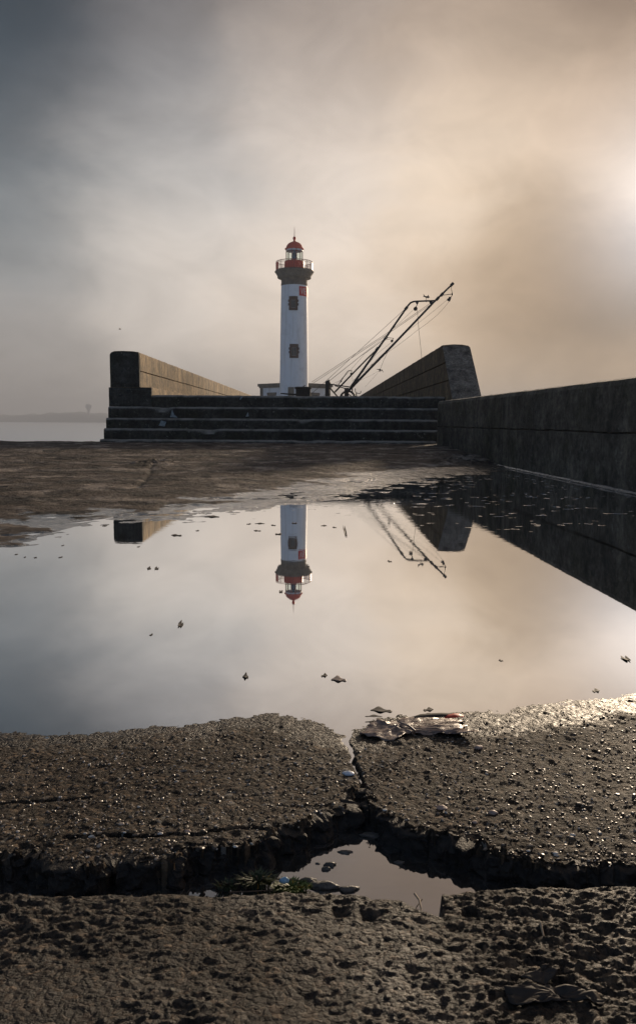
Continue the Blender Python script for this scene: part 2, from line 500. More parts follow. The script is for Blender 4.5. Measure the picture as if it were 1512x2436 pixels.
# ------------------------------------------------------------------ mesh helpers
class MB:
    def __init__(s):
        s.v, s.f = [], []

    def add(s, vs, fs):
        o = len(s.v)
        s.v += [tuple(p) for p in vs]
        s.f += [tuple(i + o for i in f) for f in fs]
        return s

    def box(s, c, size, rot=None):
        hx, hy, hz = size[0] / 2, size[1] / 2, size[2] / 2
        ps = [Vector((sx * hx, sy * hy, sz * hz)) for sz in (-1, 1) for sy in (-1, 1) for sx in (-1, 1)]
        if rot is not None:
            ps = [rot @ p for p in ps]
        c = Vector(c)
        return s.add([c + p for p in ps], [(0, 2, 3, 1), (4, 5, 7, 6), (0, 1, 5, 4), (2, 6, 7, 3), (0, 4, 6, 2), (1, 3, 7, 5)])

    def tube(s, pts, r, n=10, cap=True):
        pts = [Vector(p) for p in pts]
        rs = r if isinstance(r, (list, tuple)) else [r] * len(pts)
        vs, fs = [], []
        up = None
        for i, p in enumerate(pts):
            t = (pts[min(i + 1, len(pts) - 1)] - pts[max(i - 1, 0)]).normalized()
            if up is None:
                up = Vector((0, 0, 1)) if abs(t.z) < 0.9 else Vector((0, 1, 0))
            a = t.cross(up).normalized()
            up = a.cross(t).normalized()
            for j in range(n):
                q = 2 * math.pi * j / n
                vs.append(p + (a * math.cos(q) + up * math.sin(q)) * rs[i])
        for i in range(len(pts) - 1):
            for j in range(n):
                k2 = (j + 1) % n
                fs.append((i * n + j, i * n + k2, (i + 1) * n + k2, (i + 1) * n + j))
        if cap:
            fs.append(tuple(range(n - 1, -1, -1)))
            fs.append(tuple((len(pts) - 1) * n + j for j in range(n)))
        return s.add(vs, fs)

    def lathe(s, prof, n=64, c=(0, 0, 0), a0=0.0, a1=2 * math.pi):
        full = abs(a1 - a0 - 2 * math.pi) < 1e-6
        m = n if full else n + 1
        vs, fs = [], []
        for r, z in prof:
            for j in range(m):
                q = a0 + (a1 - a0) * j / n
                vs.append((c[0] + r * math.cos(q), c[1] + r * math.sin(q), c[2] + z))
        for i in range(len(prof) - 1):
            for j in range(n):
                k2 = (j + 1) % m
                fs.append((i * m + j, i * m + k2, (i + 1) * m + k2, (i + 1) * m + j))
        return s.add(vs, fs)

    def prism(s, poly, axis, t):
        """poly: list of 3D points of a planar outline, extruded by vector t"""
        n = len(poly)
        t = Vector(t)
        vs = [Vector(p) for p in poly] + [Vector(p) + t for p in poly]
        fs = [tuple(range(n - 1, -1, -1)), tuple(range(n, 2 * n))]
        fs += [(i, (i + 1) % n, n + (i + 1) % n, n + i) for i in range(n)]
        return s.add(vs, fs)

    def build(s, name, mat, parent=None, smooth=False, origin=None):
        me = bpy.data.meshes.new(name)
        off = Vector(origin) if origin is not None else Vector((0, 0, 0))
        me.from_pydata([tuple(Vector(p) - off) for p in s.v], [], s.f)
        me.materials.append(MAT[mat] if isinstance(mat, str) else mat)
        import bmesh
        bm = bmesh.new()
        bm.from_mesh(me)
        bmesh.ops.recalc_face_normals(bm, faces=bm.faces)
        bm.to_mesh(me)
        bm.free()
        if smooth:
            me.shade_smooth()
            try:
                me.set_sharp_from_angle(angle=R(40))
            except Exception:
                pass
        o = bpy.data.objects.new(name, me)
        col.objects.link(o)
        if parent is not None:
            o.parent = parent
            o.location = off - Vector(parent.location) if parent.parent is None and parent.type == 'EMPTY' else off
        else:
            o.location = off
        return o


def tag(o, label=None, cat=None, group=None, kind=None):
    if label: o["label"] = label
    if cat: o["category"] = cat
    if group: o["group"] = group
    if kind: o["kind"] = kind
    return o


def thing(name, label, cat, loc=(0, 0, 0), group=None):
    o = bpy.data.objects.new(name, None)
    col.objects.link(o)
    o.location = loc
    o.empty_display_size = 0.2
    return tag(o, label, cat, group)


def part(mb, name, mat, root, smooth=False):
    """mesh given in world coordinates, linked as a child of the thing"""
    return mb.build(name, mat, root, smooth, origin=tuple(root.location))


# ------------------------------------------------------------------ numpy noise
def hashf(ix, iy, seed):
    h = (ix.astype(np.int64) * 374761393 + iy.astype(np.int64) * 668265263 + seed * 1442695041) & 0x7fffffff
    h = ((h ^ (h >> 13)) * 1274126177) & 0x7fffffff
    h = (h ^ (h >> 16)) & 0x7fffffff
    return h / 2147483647.0


def vnoise(x, y, seed=0):
    ix, iy = np.floor(x), np.floor(y)
    fx, fy = x - ix, y - iy
    ux, uy = fx * fx * (3 - 2 * fx), fy * fy * (3 - 2 * fy)
    a, b = hashf(ix, iy, seed), hashf(ix + 1, iy, seed)
    c, d = hashf(ix, iy + 1, seed), hashf(ix + 1, iy + 1, seed)
    return (a * (1 - ux) + b * ux) * (1 - uy) + (c * (1 - ux) + d * ux) * uy - 0.5


def fbm(x, y, s, octs=4, seed=0, gain=0.5):
    t, amp, tot = 0, 1.0, 0
    for i in range(octs):
        ang = 0.6 + i * 1.1
        xr, yr = x * math.cos(ang) - y * math.sin(ang), x * math.sin(ang) + y * math.cos(ang)
        t = t + amp * vnoise(xr * s + 17.3 * i, yr * s + 5.1 * i, seed + i)
        tot += amp
        amp *= gain
        s *= 2.03
    return t / tot * 2


def worley(x, y, s, seed=0):
    x, y = x * s, y * s
    ix, iy = np.floor(x), np.floor(y)
    best = np.full(x.shape, 9.0)
    idv = np.zeros(x.shape)
    for dx in (-1, 0, 1):
        for dy in (-1, 0, 1):
            jx, jy = ix + dx, iy + dy
            px, py = jx + hashf(jx, jy, seed), jy + hashf(jx, jy, seed + 7)
            d = (px - x) ** 2 + (py - y) ** 2
            m = d < best
            best = np.where(m, d, best)
            idv = np.where(m, hashf(jx, jy, seed + 13), idv)
    return np.sqrt(best), idv


def poly_sdf(X, Y, poly):
    """signed distance, negative inside"""
    best = np.full(X.shape, 1e9)
    inside = np.zeros(X.shape, bool)
    n = len(poly)
    for i in range(n):
        x0, y0 = poly[i]
        x1, y1 = poly[(i + 1) % n]
        ex, ey = x1 - x0, y1 - y0
        L = ex * ex + ey * ey + 1e-12
        t = np.clip(((X - x0) * ex + (Y - y0) * ey) / L, 0, 1)
        d = (X - x0 - t * ex) ** 2 + (Y - y0 - t * ey) ** 2
        best = np.minimum(best, d)
        c = ((y0 > Y) != (y1 > Y)) & (X < (x1 - x0) * (Y - y0) / (y1 - y0 + 1e-15) + x0)
        inside ^= c
    d = np.sqrt(best)
    return np.where(inside, -d, d)


def line_dist(X, Y, pts):
    best = np.full(X.shape, 1e9)
    for (x0, y0), (x1, y1) in zip(pts[:-1], pts[1:]):
        ex, ey = x1 - x0, y1 - y0
        t = np.clip(((X - x0) * ex + (Y - y0) * ey) / (ex * ex + ey * ey + 1e-12), 0, 1)
        best = np.minimum(best, (X - x0 - t * ex) ** 2 + (Y - y0 - t * ey) ** 2)
    return np.sqrt(best)


# ------------------------------------------------------------------ the quay floor (one height-field sheet)
ZS = 0.012           # level of the slab in the foreground
pud_far = [(0, 1302), (60, 1292), (150, 1264), (240, 1242), (380, 1234), (530, 1224), (600, 1214), (660, 1203), (750, 1188), (800, 1178),
           (860, 1163), (930, 1152), (1000, 1137), (1100, 1127), (1160, 1120), (1230, 1112)]
pud_near = [(1512, 1648), (1400, 1661), (1300, 1673), (1200, 1686), (1100, 1694), (1000, 1698), (890, 1706), (850, 1727), (822, 1746), (800, 1738),
            (760, 1716), (705, 1697), (640, 1694), (540, 1709), (420, 1723), (300, 1738), (150, 1745), (0, 1743)]
P2 = lambda L, z=0.0: [tuple(gnd(a, b, z)[:2]) for a, b in L]
pf, pn = P2(pud_far), P2(pud_near)
puddle = [(pf[0][0] - 2.5, pf[0][1] - 0.5), (pf[0][0] - 0.8, pf[0][1] - 0.12)] + pf + [(2.6, 6.5), (2.7, 1.6), (1.4, 1.42)] + pn + [(pn[-1][0] - 0.6, pn[-1][1] + 0.04), (-3.0, 1.6)]
C3 = lambda L: [(a * .5112, 1873 + b * .5112) for a, b in L]
C4 = lambda L: [(743.3 + a * .5085, 1873 + b * .5085) for a, b in L]
tr_top = C3([(0, 325), (150, 305), (190, 370), (300, 385), (480, 385), (490, 345), (600, 350), (700, 360), (830, 360), (860, 310), (900, 290), (1110, 290),
             (1200, 265), (1275, 235), (1300, 200), (1400, 185)]) + C4([(30, 140), (80, 130), (190, 95), (205, 50), (212, 12), (226, 12), (250, 60), (300, 115), (350, 150), (430, 190), (520, 220),
             (620, 235), (720, 270), (850, 315), (960, 330), (1080, 370), (1200, 375), (1350, 390), (1512, 390)])
tr_bot = C4([(1512, 475), (1300, 483), (1100, 478), (900, 485), (800, 490), (700, 500), (590, 510), (612, 622), (560, 605), (540, 600), (470, 570), (400, 540), (280, 525), (190, 500), (100, 500), (0, 495)]) + \
    C3([(1300, 500), (1120, 503), (1020, 508), (870, 505), (640, 505), (450, 512), (250, 520), (0, 515)])
tt, tb = P2(tr_top, ZS), P2(tr_bot, ZS)
trench = [(-1.4, tt[0][1] + .01)] + tt + [(1.4, tt[-1][1] - .01), (1.4, tb[0][1] + .0)] + tb + [(-1.4, tb[-1][1])]
crack_a = P2(C4([(226, 20), (235, -10), (225, -60), (210, -110), (195, -150)]) + [(830, 1800), (838, 1775), (822, 1740)], ZS)
crack_b = P2(C3([(300, 228), (480, 216), (700, 222), (920, 210), (1000, 195), (1100, 190), (1250, 192)]), ZS)
crack_c = P2(C3([(0, 64), (120, 62), (260, 40), (420, 36)]), ZS)
mid_cracks = [P2(L, 0.04) for L in ([(385, 1098), (362, 1106), (356, 1122), (340, 1140), (325, 1152)],
                                    [(0, 1087), (120, 1085), (230, 1084), (330, 1083), (560, 1082)],
                                    [(1000, 1112), (960, 1110), (930, 1108)], [(700, 1170), (640, 1172), (500, 1171)],
                                    [(180, 1222), (300, 1206), (440, 1203)], [(0, 1250), (90, 1246), (190, 1240)])]


def axis(segs):
    out = [segs[0][0]]
    for a, b, s0, s1 in segs:
        x = a
        n = max(1, int(round((b - a) / ((s0 + s1) / 2))))
        t = np.linspace(0, 1, n + 1)[1:]
        if abs(s1 - s0) < 1e-9:
            out += list(a + (b - a) * t)
        else:
            r = s1 / s0
            out += list(a + (b - a) * (np.power(r, t) - 1) / (r - 1))
    return np.array(out)


xs = axis([(-26, -4, .6, .08), (-4, -1.2, .03, .016), (-1.2, -.52, .014, .0022), (-.52, .52, .0020, .0020), (.52, 1.2, .0022, .014), (1.2, 2.5, .014, .022)])
ys = axis([(-5, .3, .35, .03), (.3, .5, .02, .002), (.5, .84, .0017, .0017), (.84, 1.3, .0024, .0024), (1.3, 2.6, .003, .016), (2.6, 12.10, .02, .03)])
X, Y = np.meshgrid(xs, ys)
sm = lambda t: np.clip(t, 0, 1) ** 2 * (3 - 2 * np.clip(t, 0, 1))
sdp = poly_sdf(X, Y, puddle)
nearw = 1 - sm((Y - 1.8) / 1.2)
farw = 1 - nearw
base = 0.09 * sm((Y - 6.0) / 5.6) * sm(sdp / 1.0)
slope = 0.075 * nearw + 0.030 * farw
cap = (ZS + 0.002) * nearw + 0.034 * farw
sh = np.where(sdp > 0, cap * (1 - np.exp(-sdp * slope / cap)), np.maximum(sdp * slope, -0.03))
Z = base + sh
# broad unevenness, stronger where it is dry
dry = np.clip(sdp / 0.3, 0, 1)
Z += farw * (0.012 * fbm(X, Y * 1.2, 2.2, 4, 3) * dry + 0.008 * np.clip(0.15 + dry, 0, 1) * fbm(X, Y, 9.0, 4, 9) + 0.0016 * fbm(X, Y, 45.0, 2, 19))
# shallow shoals that break the surface along the far shore
Z += farw * np.exp(-(sdp / 0.22) ** 2) * 0.0045 * fbm(X, Y * .8, 16.0, 3, 33)
shoal = np.exp(-((sdp + 0.12) / 0.30) ** 2) * farw
Z += shoal * np.maximum(fbm(X * 0.8, Y * 1.6, 7.0, 4, 31) - 0.15, 0) * 0.020
shoal2 = np.exp(-(((X - 1.25) / 0.9) ** 2 + ((Y - 5.6) / 1.2) ** 2))
Z += shoal2 * np.maximum(fbm(X, Y * 1.2, 9.0, 4, 37) - 0.12, 0) * 0.016 * (sdp < 0.1)
for L in mid_cracks:
    d = line_dist(X + 0.02 * fbm(X, Y, 9, 2, 5), Y + 0.04 * fbm(X, Y, 9, 2, 6), L)
    Z -= farw * 0.011 * np.exp(-(d / 0.016) ** 2)
pits = np.maximum(fbm(X * 0.7, Y * 1.3, 2.6, 4, 77) - 0.45, 0)
Z -= farw * pits * 0.05 * (sdp > 0.25)
rub = np.exp(-(((X - (-1.58)) / 0.16) ** 2 + ((Y - 7.6) / 0.35) ** 2)) + 0.8 * np.exp(-(((X - 1.5) / 0.35) ** 2 + ((Y - 8.6) / 0.9) ** 2))
Z += rub * np.abs(fbm(X, Y, 11, 4, 41)) * 0.07
# foreground: pebbly far slab and rough near slab
w1, id1 = worley(X + 0.002 * fbm(X, Y, 90, 2, 2), Y, 150.0, 3)
w2, id2 = worley(X, Y, 75.0, 8)
peb = np.clip(1 - w1 * 1.25, 0, 1) * (0.3 + 0.9 * id1) * 0.0009 + np.clip(1 - w2 * 1.6, 0, 1) * (id2 > 0.93) * 0.0014
ytr = np.interp(X, [p[0] for p in tb[::-1]], [p[1] for p in tb[::-1]])
nslab = sm((ytr - Y + 0.004) / 0.01)
wxx, wyy = X + .010 * fbm(X, Y, 28, 3, 151), Y + .008 * fbm(X, Y, 28, 3, 152)
lamp_ = 0.35 + 1.3 * np.clip(fbm(X, Y, 6.0, 3, 155) + .45, 0, 1)
ridg = (.5 - np.abs(fbm(wxx * .65, wyy * 1.3, 62.0, 3, 153, .6))) * 1.0
lump = lamp_ * (0.0032 * (ridg - .3) + 0.0030 * fbm(X * .7, Y * 1.3, 150.0, 3, 51, 0.8)) + 0.0026 * fbm(X, Y, 22.0, 3, 57) + 0.002 * fbm(X, Y, 8.0, 2, 58)
Z += nearw * np.clip((sdp + 0.05) / 0.1, 0.12, 1) * ((1 - nslab) * (peb - 0.0008 + 0.0018 * fbm(X, Y, 25, 3, 61) + 0.0016 * fbm(X, Y, 120, 3, 62)) + nslab * lump)
Z += nearw * nslab * 0.004
# the broken gap between the two slabs
Xw = X + 0.0045 * fbm(X, Y, 60, 3, 71) + 0.006 * fbm(X, Y, 18, 2, 72)
Yw = Y + 0.0040 * fbm(X, Y, 70, 3, 73) + 0.004 * fbm(X, Y, 20, 2, 74)
sdt = poly_sdf(Xw, Yw, trench)
wb, idb = worley(X + .004 * fbm(X, Y, 80, 2, 75), Y * 1.3, 55.0, 76)
wb2, idb2 = worley(X, Y * 1.3, 130.0, 78)
frag = (idb - .5) * .008 + (idb2 - .5) * .004
sdt = sdt + frag * (Y > .724)
farside = sm((sdt - .015 * (Y > .724)) / np.where(Y > .724, -0.010, -0.005))
bank = np.exp(-np.maximum(Y - ytr, 0) / 0.018)
sill = np.exp(-(((X + 0.035) / 0.085) ** 2))          # mud bank by the plants
floor_t = -0.030 + 0.010 * fbm(X, Y, 30, 4, 81) + 0.010 * bank + 0.012 * sill * bank
Z = np.where(sdt < 0.004, Z * (1 - farside) + farside * floor_t, Z)
band = farside * (1 - farside) * 4
Z += nearw * band * (Y > .724) * ((idb2 - .5) * .008 + .008 * fbm(X, Y, 130, 3, 93) + (idb - .5) * .008)
rubble = sm(-sdt / .01) * np.exp(-np.maximum(-sdt - .006, 0) / .012) * (Y > .724)
Z += nearw * rubble * np.clip(1.1 - wb2, 0, 1) * (idb2 > .55) * .012
broken = np.exp(-(sdt / 0.012) ** 2) * (sdt > 0) * (1 - nslab)
Z -= nearw * broken * np.maximum(fbm(X, Y, 40, 3, 91) + 0.1, 0) * 0.014
for L, w, dp in ((crack_a, 0.0030, 0.012), (crack_b, 0.0022, 0.012), (crack_c, 0.002, 0.008)):
    d = line_dist(X + 0.004 * fbm(X, Y, 50, 3, 15), Y + 0.006 * fbm(X, Y, 50, 3, 16), L)
    Z -= dp * np.exp(-(d / w) ** 2) * (0.6 + 0.6 * vnoise(X * 40, Y * 40, 4))
# a square hole and pits in the near slab
for (a, b), r, dp in (((1116, 2183), .006, .010), ((810, 2175), .008, .006), ((875, 2190), .007, .005)):
    c = gnd(a, b, ZS)
    Z -= dp * np.exp(-((np.abs(X - c.x) / r) ** 4 + (np.abs(Y - c.y) / r) ** 4))
xwall = 1.705 - 0.046 * (Y - 11.55)
Z = np.maximum(Z, np.where((Y > 2.5), -.004 + (X - (xwall - .05 + .01 * fbm(X, Y, 6, 2, 95))) * .22, -9) * (X > xwall - .2) + -9 * (X <= xwall - .2))
nx, ny = len(xs), len(ys)
fw_ = nearw * np.exp(-((sdt + .006) / .014) ** 2)
DX = fw_ * .0065 * fbm(X * .5 + Z * 3.1, Z * 2.2 + Y * .3, 75.0, 3, 101)
DY = fw_ * (.0085 * fbm(X * .8 + 3.0, Z * 2.6, 60.0, 3, 103) + .004 * fbm(X, Z * 2, 170.0, 2, 104))
DX *= 0; DY *= 0
verts = np.stack([(X + DX).ravel(), (Y + DY).ravel(), Z.ravel()], 1)
# skirt so that the quay has a body
i = np.arange(nx * ny).reshape(ny, nx)
quads = np.stack([i[:-1, :-1].ravel(), i[:-1, 1:].ravel(), i[1:, 1:].ravel(), i[1:, :-1].ravel()], 1)
me = bpy.data.meshes.new("ground")
me.vertices.add(len(verts))
me.vertices.foreach_set("co", verts.astype(np.float32).ravel())
me.loops.add(quads.size)
me.loops.foreach_set("vertex_index", quads.astype(np.int32).ravel())
me.polygons.add(len(quads))
me.polygons.foreach_set("loop_start", np.arange(0, quads.size, 4, dtype=np.int32))
me.polygons.foreach_set("use_smooth", np.ones(len(quads), bool))
me.update(calc_edges=True)
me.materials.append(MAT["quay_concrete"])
ground = bpy.data.objects.new("ground", me)
col.objects.link(ground)
tag(ground, kind="structure")


def zg(x, y):
    ix = int(np.clip(np.searchsorted(xs, x), 1, nx - 1))
    iy = int(np.clip(np.searchsorted(ys, y), 1, ny - 1))
    return float(Z[iy, ix])


def on_ground(px, py, z0=ZS, lift=0.0):
    p = gnd(px, py, z0)
    for _ in range(4):
        z = max(zg(p.x, p.y), -1)
        p = gnd(px, py, z)
    return Vector((p.x, p.y, z + lift))


# body of the quay under the sheet
mb = MB()
mb.box((-11.75, 3.4, -2.6), (28.5, 16.6, 4.7))
tag(mb.build("quay", "quay_side"), kind="structure")
# far edge of the quay: rounded coping stone
mb = MB()
prof = [(12.02, -.6), (12.02, .075), (12.05, .105), (12.12, .12), (12.25, .11), (12.3, .06), (12.3, -.6)]
cx_ = np.linspace(-26, -3.30, 120)
vs, fs = [], []
for x in cx_:
    for (yy, zz) in prof:
        vs.append((x, yy + 0.01 * mnoise.noise(Vector((x * 3, yy, zz))), zz + (0.012 * mnoise.noise(Vector((x * 1.7, yy * 9, 2))) if zz > 0 else 0)))
npf = len(prof)
for a in range(len(cx_) - 1):
    for b in range(npf - 1):
        fs.append((a * npf + b, a * npf + b + 1, (a + 1) * npf + b + 1, (a + 1) * npf + b))
fs += [tuple(range(npf)), tuple((len(cx_) - 1) * npf + q for q in range(npf - 1, -1, -1))]
mb.add(vs, fs)
tag(mb.build("quay_edge", "quay_concrete", smooth=True), kind="structure")

# broken face of the far slab: a rough strip from its lip down to the bed of the gap
def broken_face():
    import bisect
    pts = [Vector((a, b, 0)) for a, b in trench[1:len(tt) + 1]]
    pts = [Vector((-1.3, pts[0].y, 0))] + pts + [Vector((1.3, pts[-1].y, 0))]
    # even spacing, then a light smoothing so that normals stay calm
    dens = []
    for a, b in zip(pts[:-1], pts[1:]):
        n = max(1, int((b - a).length / .0024))
        dens += [a.lerp(b, q / n) for q in range(n)]
    for _ in range(12):
        dens = [dens[0]] + [(dens[q - 1] + dens[q] * 2 + dens[q + 1]) / 4 for q in range(1, len(dens) - 1)] + [dens[-1]]
    rows = 26
    vs, fs = [], []
    for q, p in enumerate(dens):
        t = (dens[min(q + 3, len(dens) - 1)] - dens[max(q - 3, 0)]).normalized()
        nrm = Vector((t.y, -t.x, 0))
        zt = zg(p.x - nrm.x * .02, p.y - nrm.y * .02)
        zt = max(min(zt, ZS + .006), ZS - .004)
        for j in range(rows + 1):
            u = j / rows
            if u < .25:
                e = u / .25
                off = -.020 + .020 * math.sin(e * math.pi / 2)
                z = zt - .0006 - .003 * (1 - math.cos(e * math.pi / 2))
            else:
                e = (u - .25) / .75
                off = .004 * math.sin(e * 3)
                z = zt - .0036 - e * .045
            w = min(1, u / .22)
            P_ = Vector((p.x * 1.0, p.y, z))
            big = mnoise.noise(P_ * 38) * .012 + mnoise.noise(P_ * 90) * .006 + mnoise.noise(P_ * 210) * .0025
            c_ = mnoise.cell(P_ * 75)
            off += w * (big + (c_ - .5) * .0035)
            z += w * (mnoise.noise(P_ * 120 + Vector((7, 0, 0))) * .003)
            vs.append((p.x + nrm.x * off + w * .003 * mnoise.noise(P_ * 100 + Vector((0, 9, 0))), p.y + nrm.y * off, z))
    m = rows + 1
    for q in range(len(dens) - 1):
        for j in range(rows):
            fs.append((q * m + j, (q + 1) * m + j, (q + 1) * m + j + 1, q * m + j + 1))
    o_ = MB().add(vs, fs).build("slab_broken_face", "shaded_wet_concrete")
    tag(o_, kind="structure")


broken_face()

# puddle water and the water in the gap
def sheet(poly, z, name, mat):
    mb = MB()
    mb.add([(a, b, z) for a, b in poly], [tuple(range(len(poly)))])
    return tag(mb.build(name, mat), kind="structure")


sheet([(-5.5, .93), (2.3, .93), (2.15, 3.0), (1.95, 8.8), (1.0, 9.0), (-5.5, 5.2)], 0.0, "water", "puddle_water")
sheet([(-1.3, .60), (1.3, .60), (1.3, .925), (-1.3, .925)], -0.013, "water", "trench_water")
# sea
mb = MB()
mb.add([(-9000, -200, -4), (9000, -200, -4), (9000, 12000, -4), (-9000, 12000, -4)], [(0, 1, 2, 3)])
tag(mb.build("sea", "sea_water"), kind="structure")

# ------------------------------------------------------------------ rough profile extruded along the quay
def extruded(profile, yv, name, mat, parent=None, slant=None, amp=0.004, skew=None, freq=6.0):
    """profile: closed (x, z) outline; yv: stations; slant(z) -> extra y of the first station"""
    vs, fs = [], []
    n = len(profile)
    y0, y1 = yv[0], yv[-1]
    for yy in yv:
        t = (yy - y0) / (y1 - y0)
        for (x, z) in profile:
            y2 = yy + (slant(z) * (1 - t) if slant else 0.0)
            x2 = x + (skew * (y2 - y0) if skew else 0.0)
            q = mnoise.noise_vector(Vector((x2 * freq, y2 * freq, z * freq))) * amp
            vs.append((x2 + q.x, y2 + (q.y if t > 0.001 else q.y * .6), z + q.z))
    for a in range(len(yv) - 1):
        for b in range(n):
            c = (b + 1) % n
            fs.append((a * n + b, a * n + c, (a + 1) * n + c, (a + 1) * n + b))
    fs.append(tuple(range(n)))
    fs.append(tuple((len(yv) - 1) * n + q for q in range(n - 1, -1, -1)))
    mb = MB().add(vs, fs)
    return mb.build(name, mat, parent)


def densify(poly, step):
    out = []
    for (a, b) in zip(poly, poly[1:] + poly[:1]):
        L = math.hypot(b[0] - a[0], b[1] - a[1])
        n = max(1, int(L / step))
        out += [(a[0] + (b[0] - a[0]) * i / n, a[1] + (b[1] - a[1]) * i / n) for i in range(n)]
    return out


def end_face(profile, y, slant, name, mat, parent, proud=0.004, amp=0.006):
    """rough rendered end of a wall, built as a grid of the outline"""
    xs_ = [p[0] for p in profile]; zs_ = [p[1] for p in profile]
    x0, x1, z0, z1 = min(xs_), max(xs_), min(zs_), max(zs_)
    return x0, x1, z0, z1


def joint(x, z, s, w=0.009, d=0.02):
    """groove in a vertical face; s=+1 cuts toward +x"""
    return [(x, z - w), (x + s * d, z - w * .6), (x + s * d, z + w * .6), (x, z + w)]


TZ = 0.84        # landing level
yl = list(np.arange(12.62, 15, .08)) + list(np.arange(15, 40.5, .3))
# left parapet: inner face x=-2.78, outer -3.24
Lw = thing("parapet_wall", "tan sunlit concrete parapet wall on the left side of the landing with dark square end", "wall", (-3.0, 12.6, TZ))
pl = [(-2.78, .957)] + joint(-2.78, 1.206, -1) + [(-2.78, 1.47), (-2.80, 1.497), (-2.9, 1.512), (-3.05, 1.517), (-3.18, 1.510), (-3.225, 1.49), (-3.24, 1.45), (-3.24, .957)]
def shift(pl, ox):
    return [(a - ox, b) for a, b in pl]


o = extruded(densify(pl, .12), yl, "wall_body", "wall_concrete_left", None, amp=0.005)
o.parent = Lw; o.location = -Vector(Lw.location)
plf = densify([(-2.783, .962), (-2.783, 1.468), (-2.802, 1.493), (-2.9, 1.507), (-3.05, 1.512), (-3.18, 1.505), (-3.222, 1.486), (-3.236, 1.45), (-3.236, .962)], .06)


def cap_panel(outline, y, slantf, name, mat, parent, thick=0.05, amp=0.007, n=26):
    """bumpy slab closing the end of a wall: grid inside the (convex) outline"""
    zs_ = [p[1] for p in outline]
    z0, z1 = min(zs_), max(zs_)
    vs, fs = [], []
    m = 16
    for i in range(n + 1):
        z = z0 + (z1 - z0) * i / n
        zz = min(max(z, z0 + 1e-4), z1 - 1e-4)
        hit = []
        for a, b in zip(outline, outline[1:] + outline[:1]):
            if (a[1] - zz) * (b[1] - zz) <= 0 and abs(a[1] - b[1]) > 1e-9:
                hit.append(a[0] + (b[0] - a[0]) * (zz - a[1]) / (b[1] - a[1]))
        xa, xb = min(hit), max(hit)
        for j in range(m + 1):
            x = xa + (xb - xa) * j / m
            edge = min(1.0, 8 * min(j / m, 1 - j / m, i / n * 2, (1 - i / n)))
            q = mnoise.noise(Vector((x * 9, z * 9, 3.1))) * amp + mnoise.noise(Vector((x * 30, z * 30, 1.1))) * amp * .5
            vs.append((x, y + slantf(z) + q - 0.012 * (edge > 0.9), z))
    for i in range(n):
        for j in range(m):
            a = i * (m + 1) + j
            fs.append((a, a + 1, a + m + 2, a + m + 1))
    nf = len(vs)
    bd = [j for j in range(m + 1)] + [(i * (m + 1) + m) for i in range(1, n + 1)] + [n * (m + 1) + j for j in range(m - 1, -1, -1)] + [i * (m + 1) for i in range(n - 1, 0, -1)]
    for b in bd:
        vs.append((vs[b][0], vs[b][1] + thick, vs[b][2]))
    for q in range(len(bd)):
        r = (q + 1) % len(bd)
        fs.append((bd[q], bd[r], nf + r, nf + q))
    mb = MB().add(vs, fs)
    o = mb.build(name, mat, None, smooth=True)
    o.parent = parent; o.location = -Vector(parent.location)
    return o


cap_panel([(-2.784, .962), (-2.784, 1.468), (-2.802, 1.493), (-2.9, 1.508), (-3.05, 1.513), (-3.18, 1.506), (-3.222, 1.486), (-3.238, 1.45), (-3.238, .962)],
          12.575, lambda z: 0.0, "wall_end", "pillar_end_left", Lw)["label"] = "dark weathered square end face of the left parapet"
yp = list(np.arange(12.56, 15, .1)) + list(np.arange(15, 40, .5))
o = extruded(densify([(-2.59, .80), (-2.59, .945), (-2.60, .955), (-3.24, .955), (-3.245, .80)], .08), yp, "plinth", "wall_concrete_left", None, amp=0.004)
o.parent = Lw; o.location = -Vector(Lw.location)
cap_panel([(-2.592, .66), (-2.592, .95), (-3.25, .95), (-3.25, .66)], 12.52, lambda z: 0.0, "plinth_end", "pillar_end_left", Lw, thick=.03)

# right parapet with sloping front
Rw = thing("parapet_wall", "brown coursed concrete parapet wall on the right side of the landing with sloping grey end", "wall", (2.2, 13, TZ))
slR = lambda z: (z - TZ) * 1.25
pr = [(1.97, TZ - .1)] + joint(1.97, 1.08, 1, .010, .03) + joint(1.97, 1.37, 1, .010, .03) + [(1.97, 1.655), (1.985, 1.675), (2.15, 1.69), (2.30, 1.686), (2.40, 1.668), (2.41, 1.64), (2.41, TZ - .1)]
yr = list(np.arange(12.02, 15, .08)) + list(np.arange(15, 41, .3))
o = extruded(densify(pr, .12), yr, "wall_body", "wall_concrete_right", None, slant=slR, amp=0.005)
o.parent = Rw; o.location = -Vector(Rw.location)
cap_panel([(1.972, .60), (1.972, 1.652), (1.987, 1.672), (2.15, 1.685), (2.30, 1.681), (2.398, 1.663), (2.408, 1.64), (2.408, .60)],
          11.975, slR, "wall_end", "pillar_end_right", Rw, thick=.03)["label"] = "sloping grey speckled end face of the right parapet"

# low wall along the right of the puddle
Lo = thing("low_wall", "long dark mossy concrete wall running along the right side of the puddle", "wall", (2.0, 5, 0))
SK = -0.046
x0w = 1.705
pw = [(x0w + .02, -.3), (x0w, .06), (x0w, .30)] + joint(x0w, .385, 1, .007, .03) + [(x0w, .70), (x0w + .012, .735), (x0w + .06, .748), (x0w + .48, .75), (x0w + .52, .72), (x0w + .52, -.3)]
yw = list(np.arange(11.55, 3.0, -.06)) + list(np.arange(3.0, -5, -.2))
yw = yw[::-1]
o = extruded(densify([(a - SK * (11.55 - yw[0]), b) for a, b in pw], .06), yw, "wall_body", "low_wall_concrete", None, amp=0.006, skew=SK, freq=5.0)
o.parent = Lo; o.location = -Vector(Lo.location)

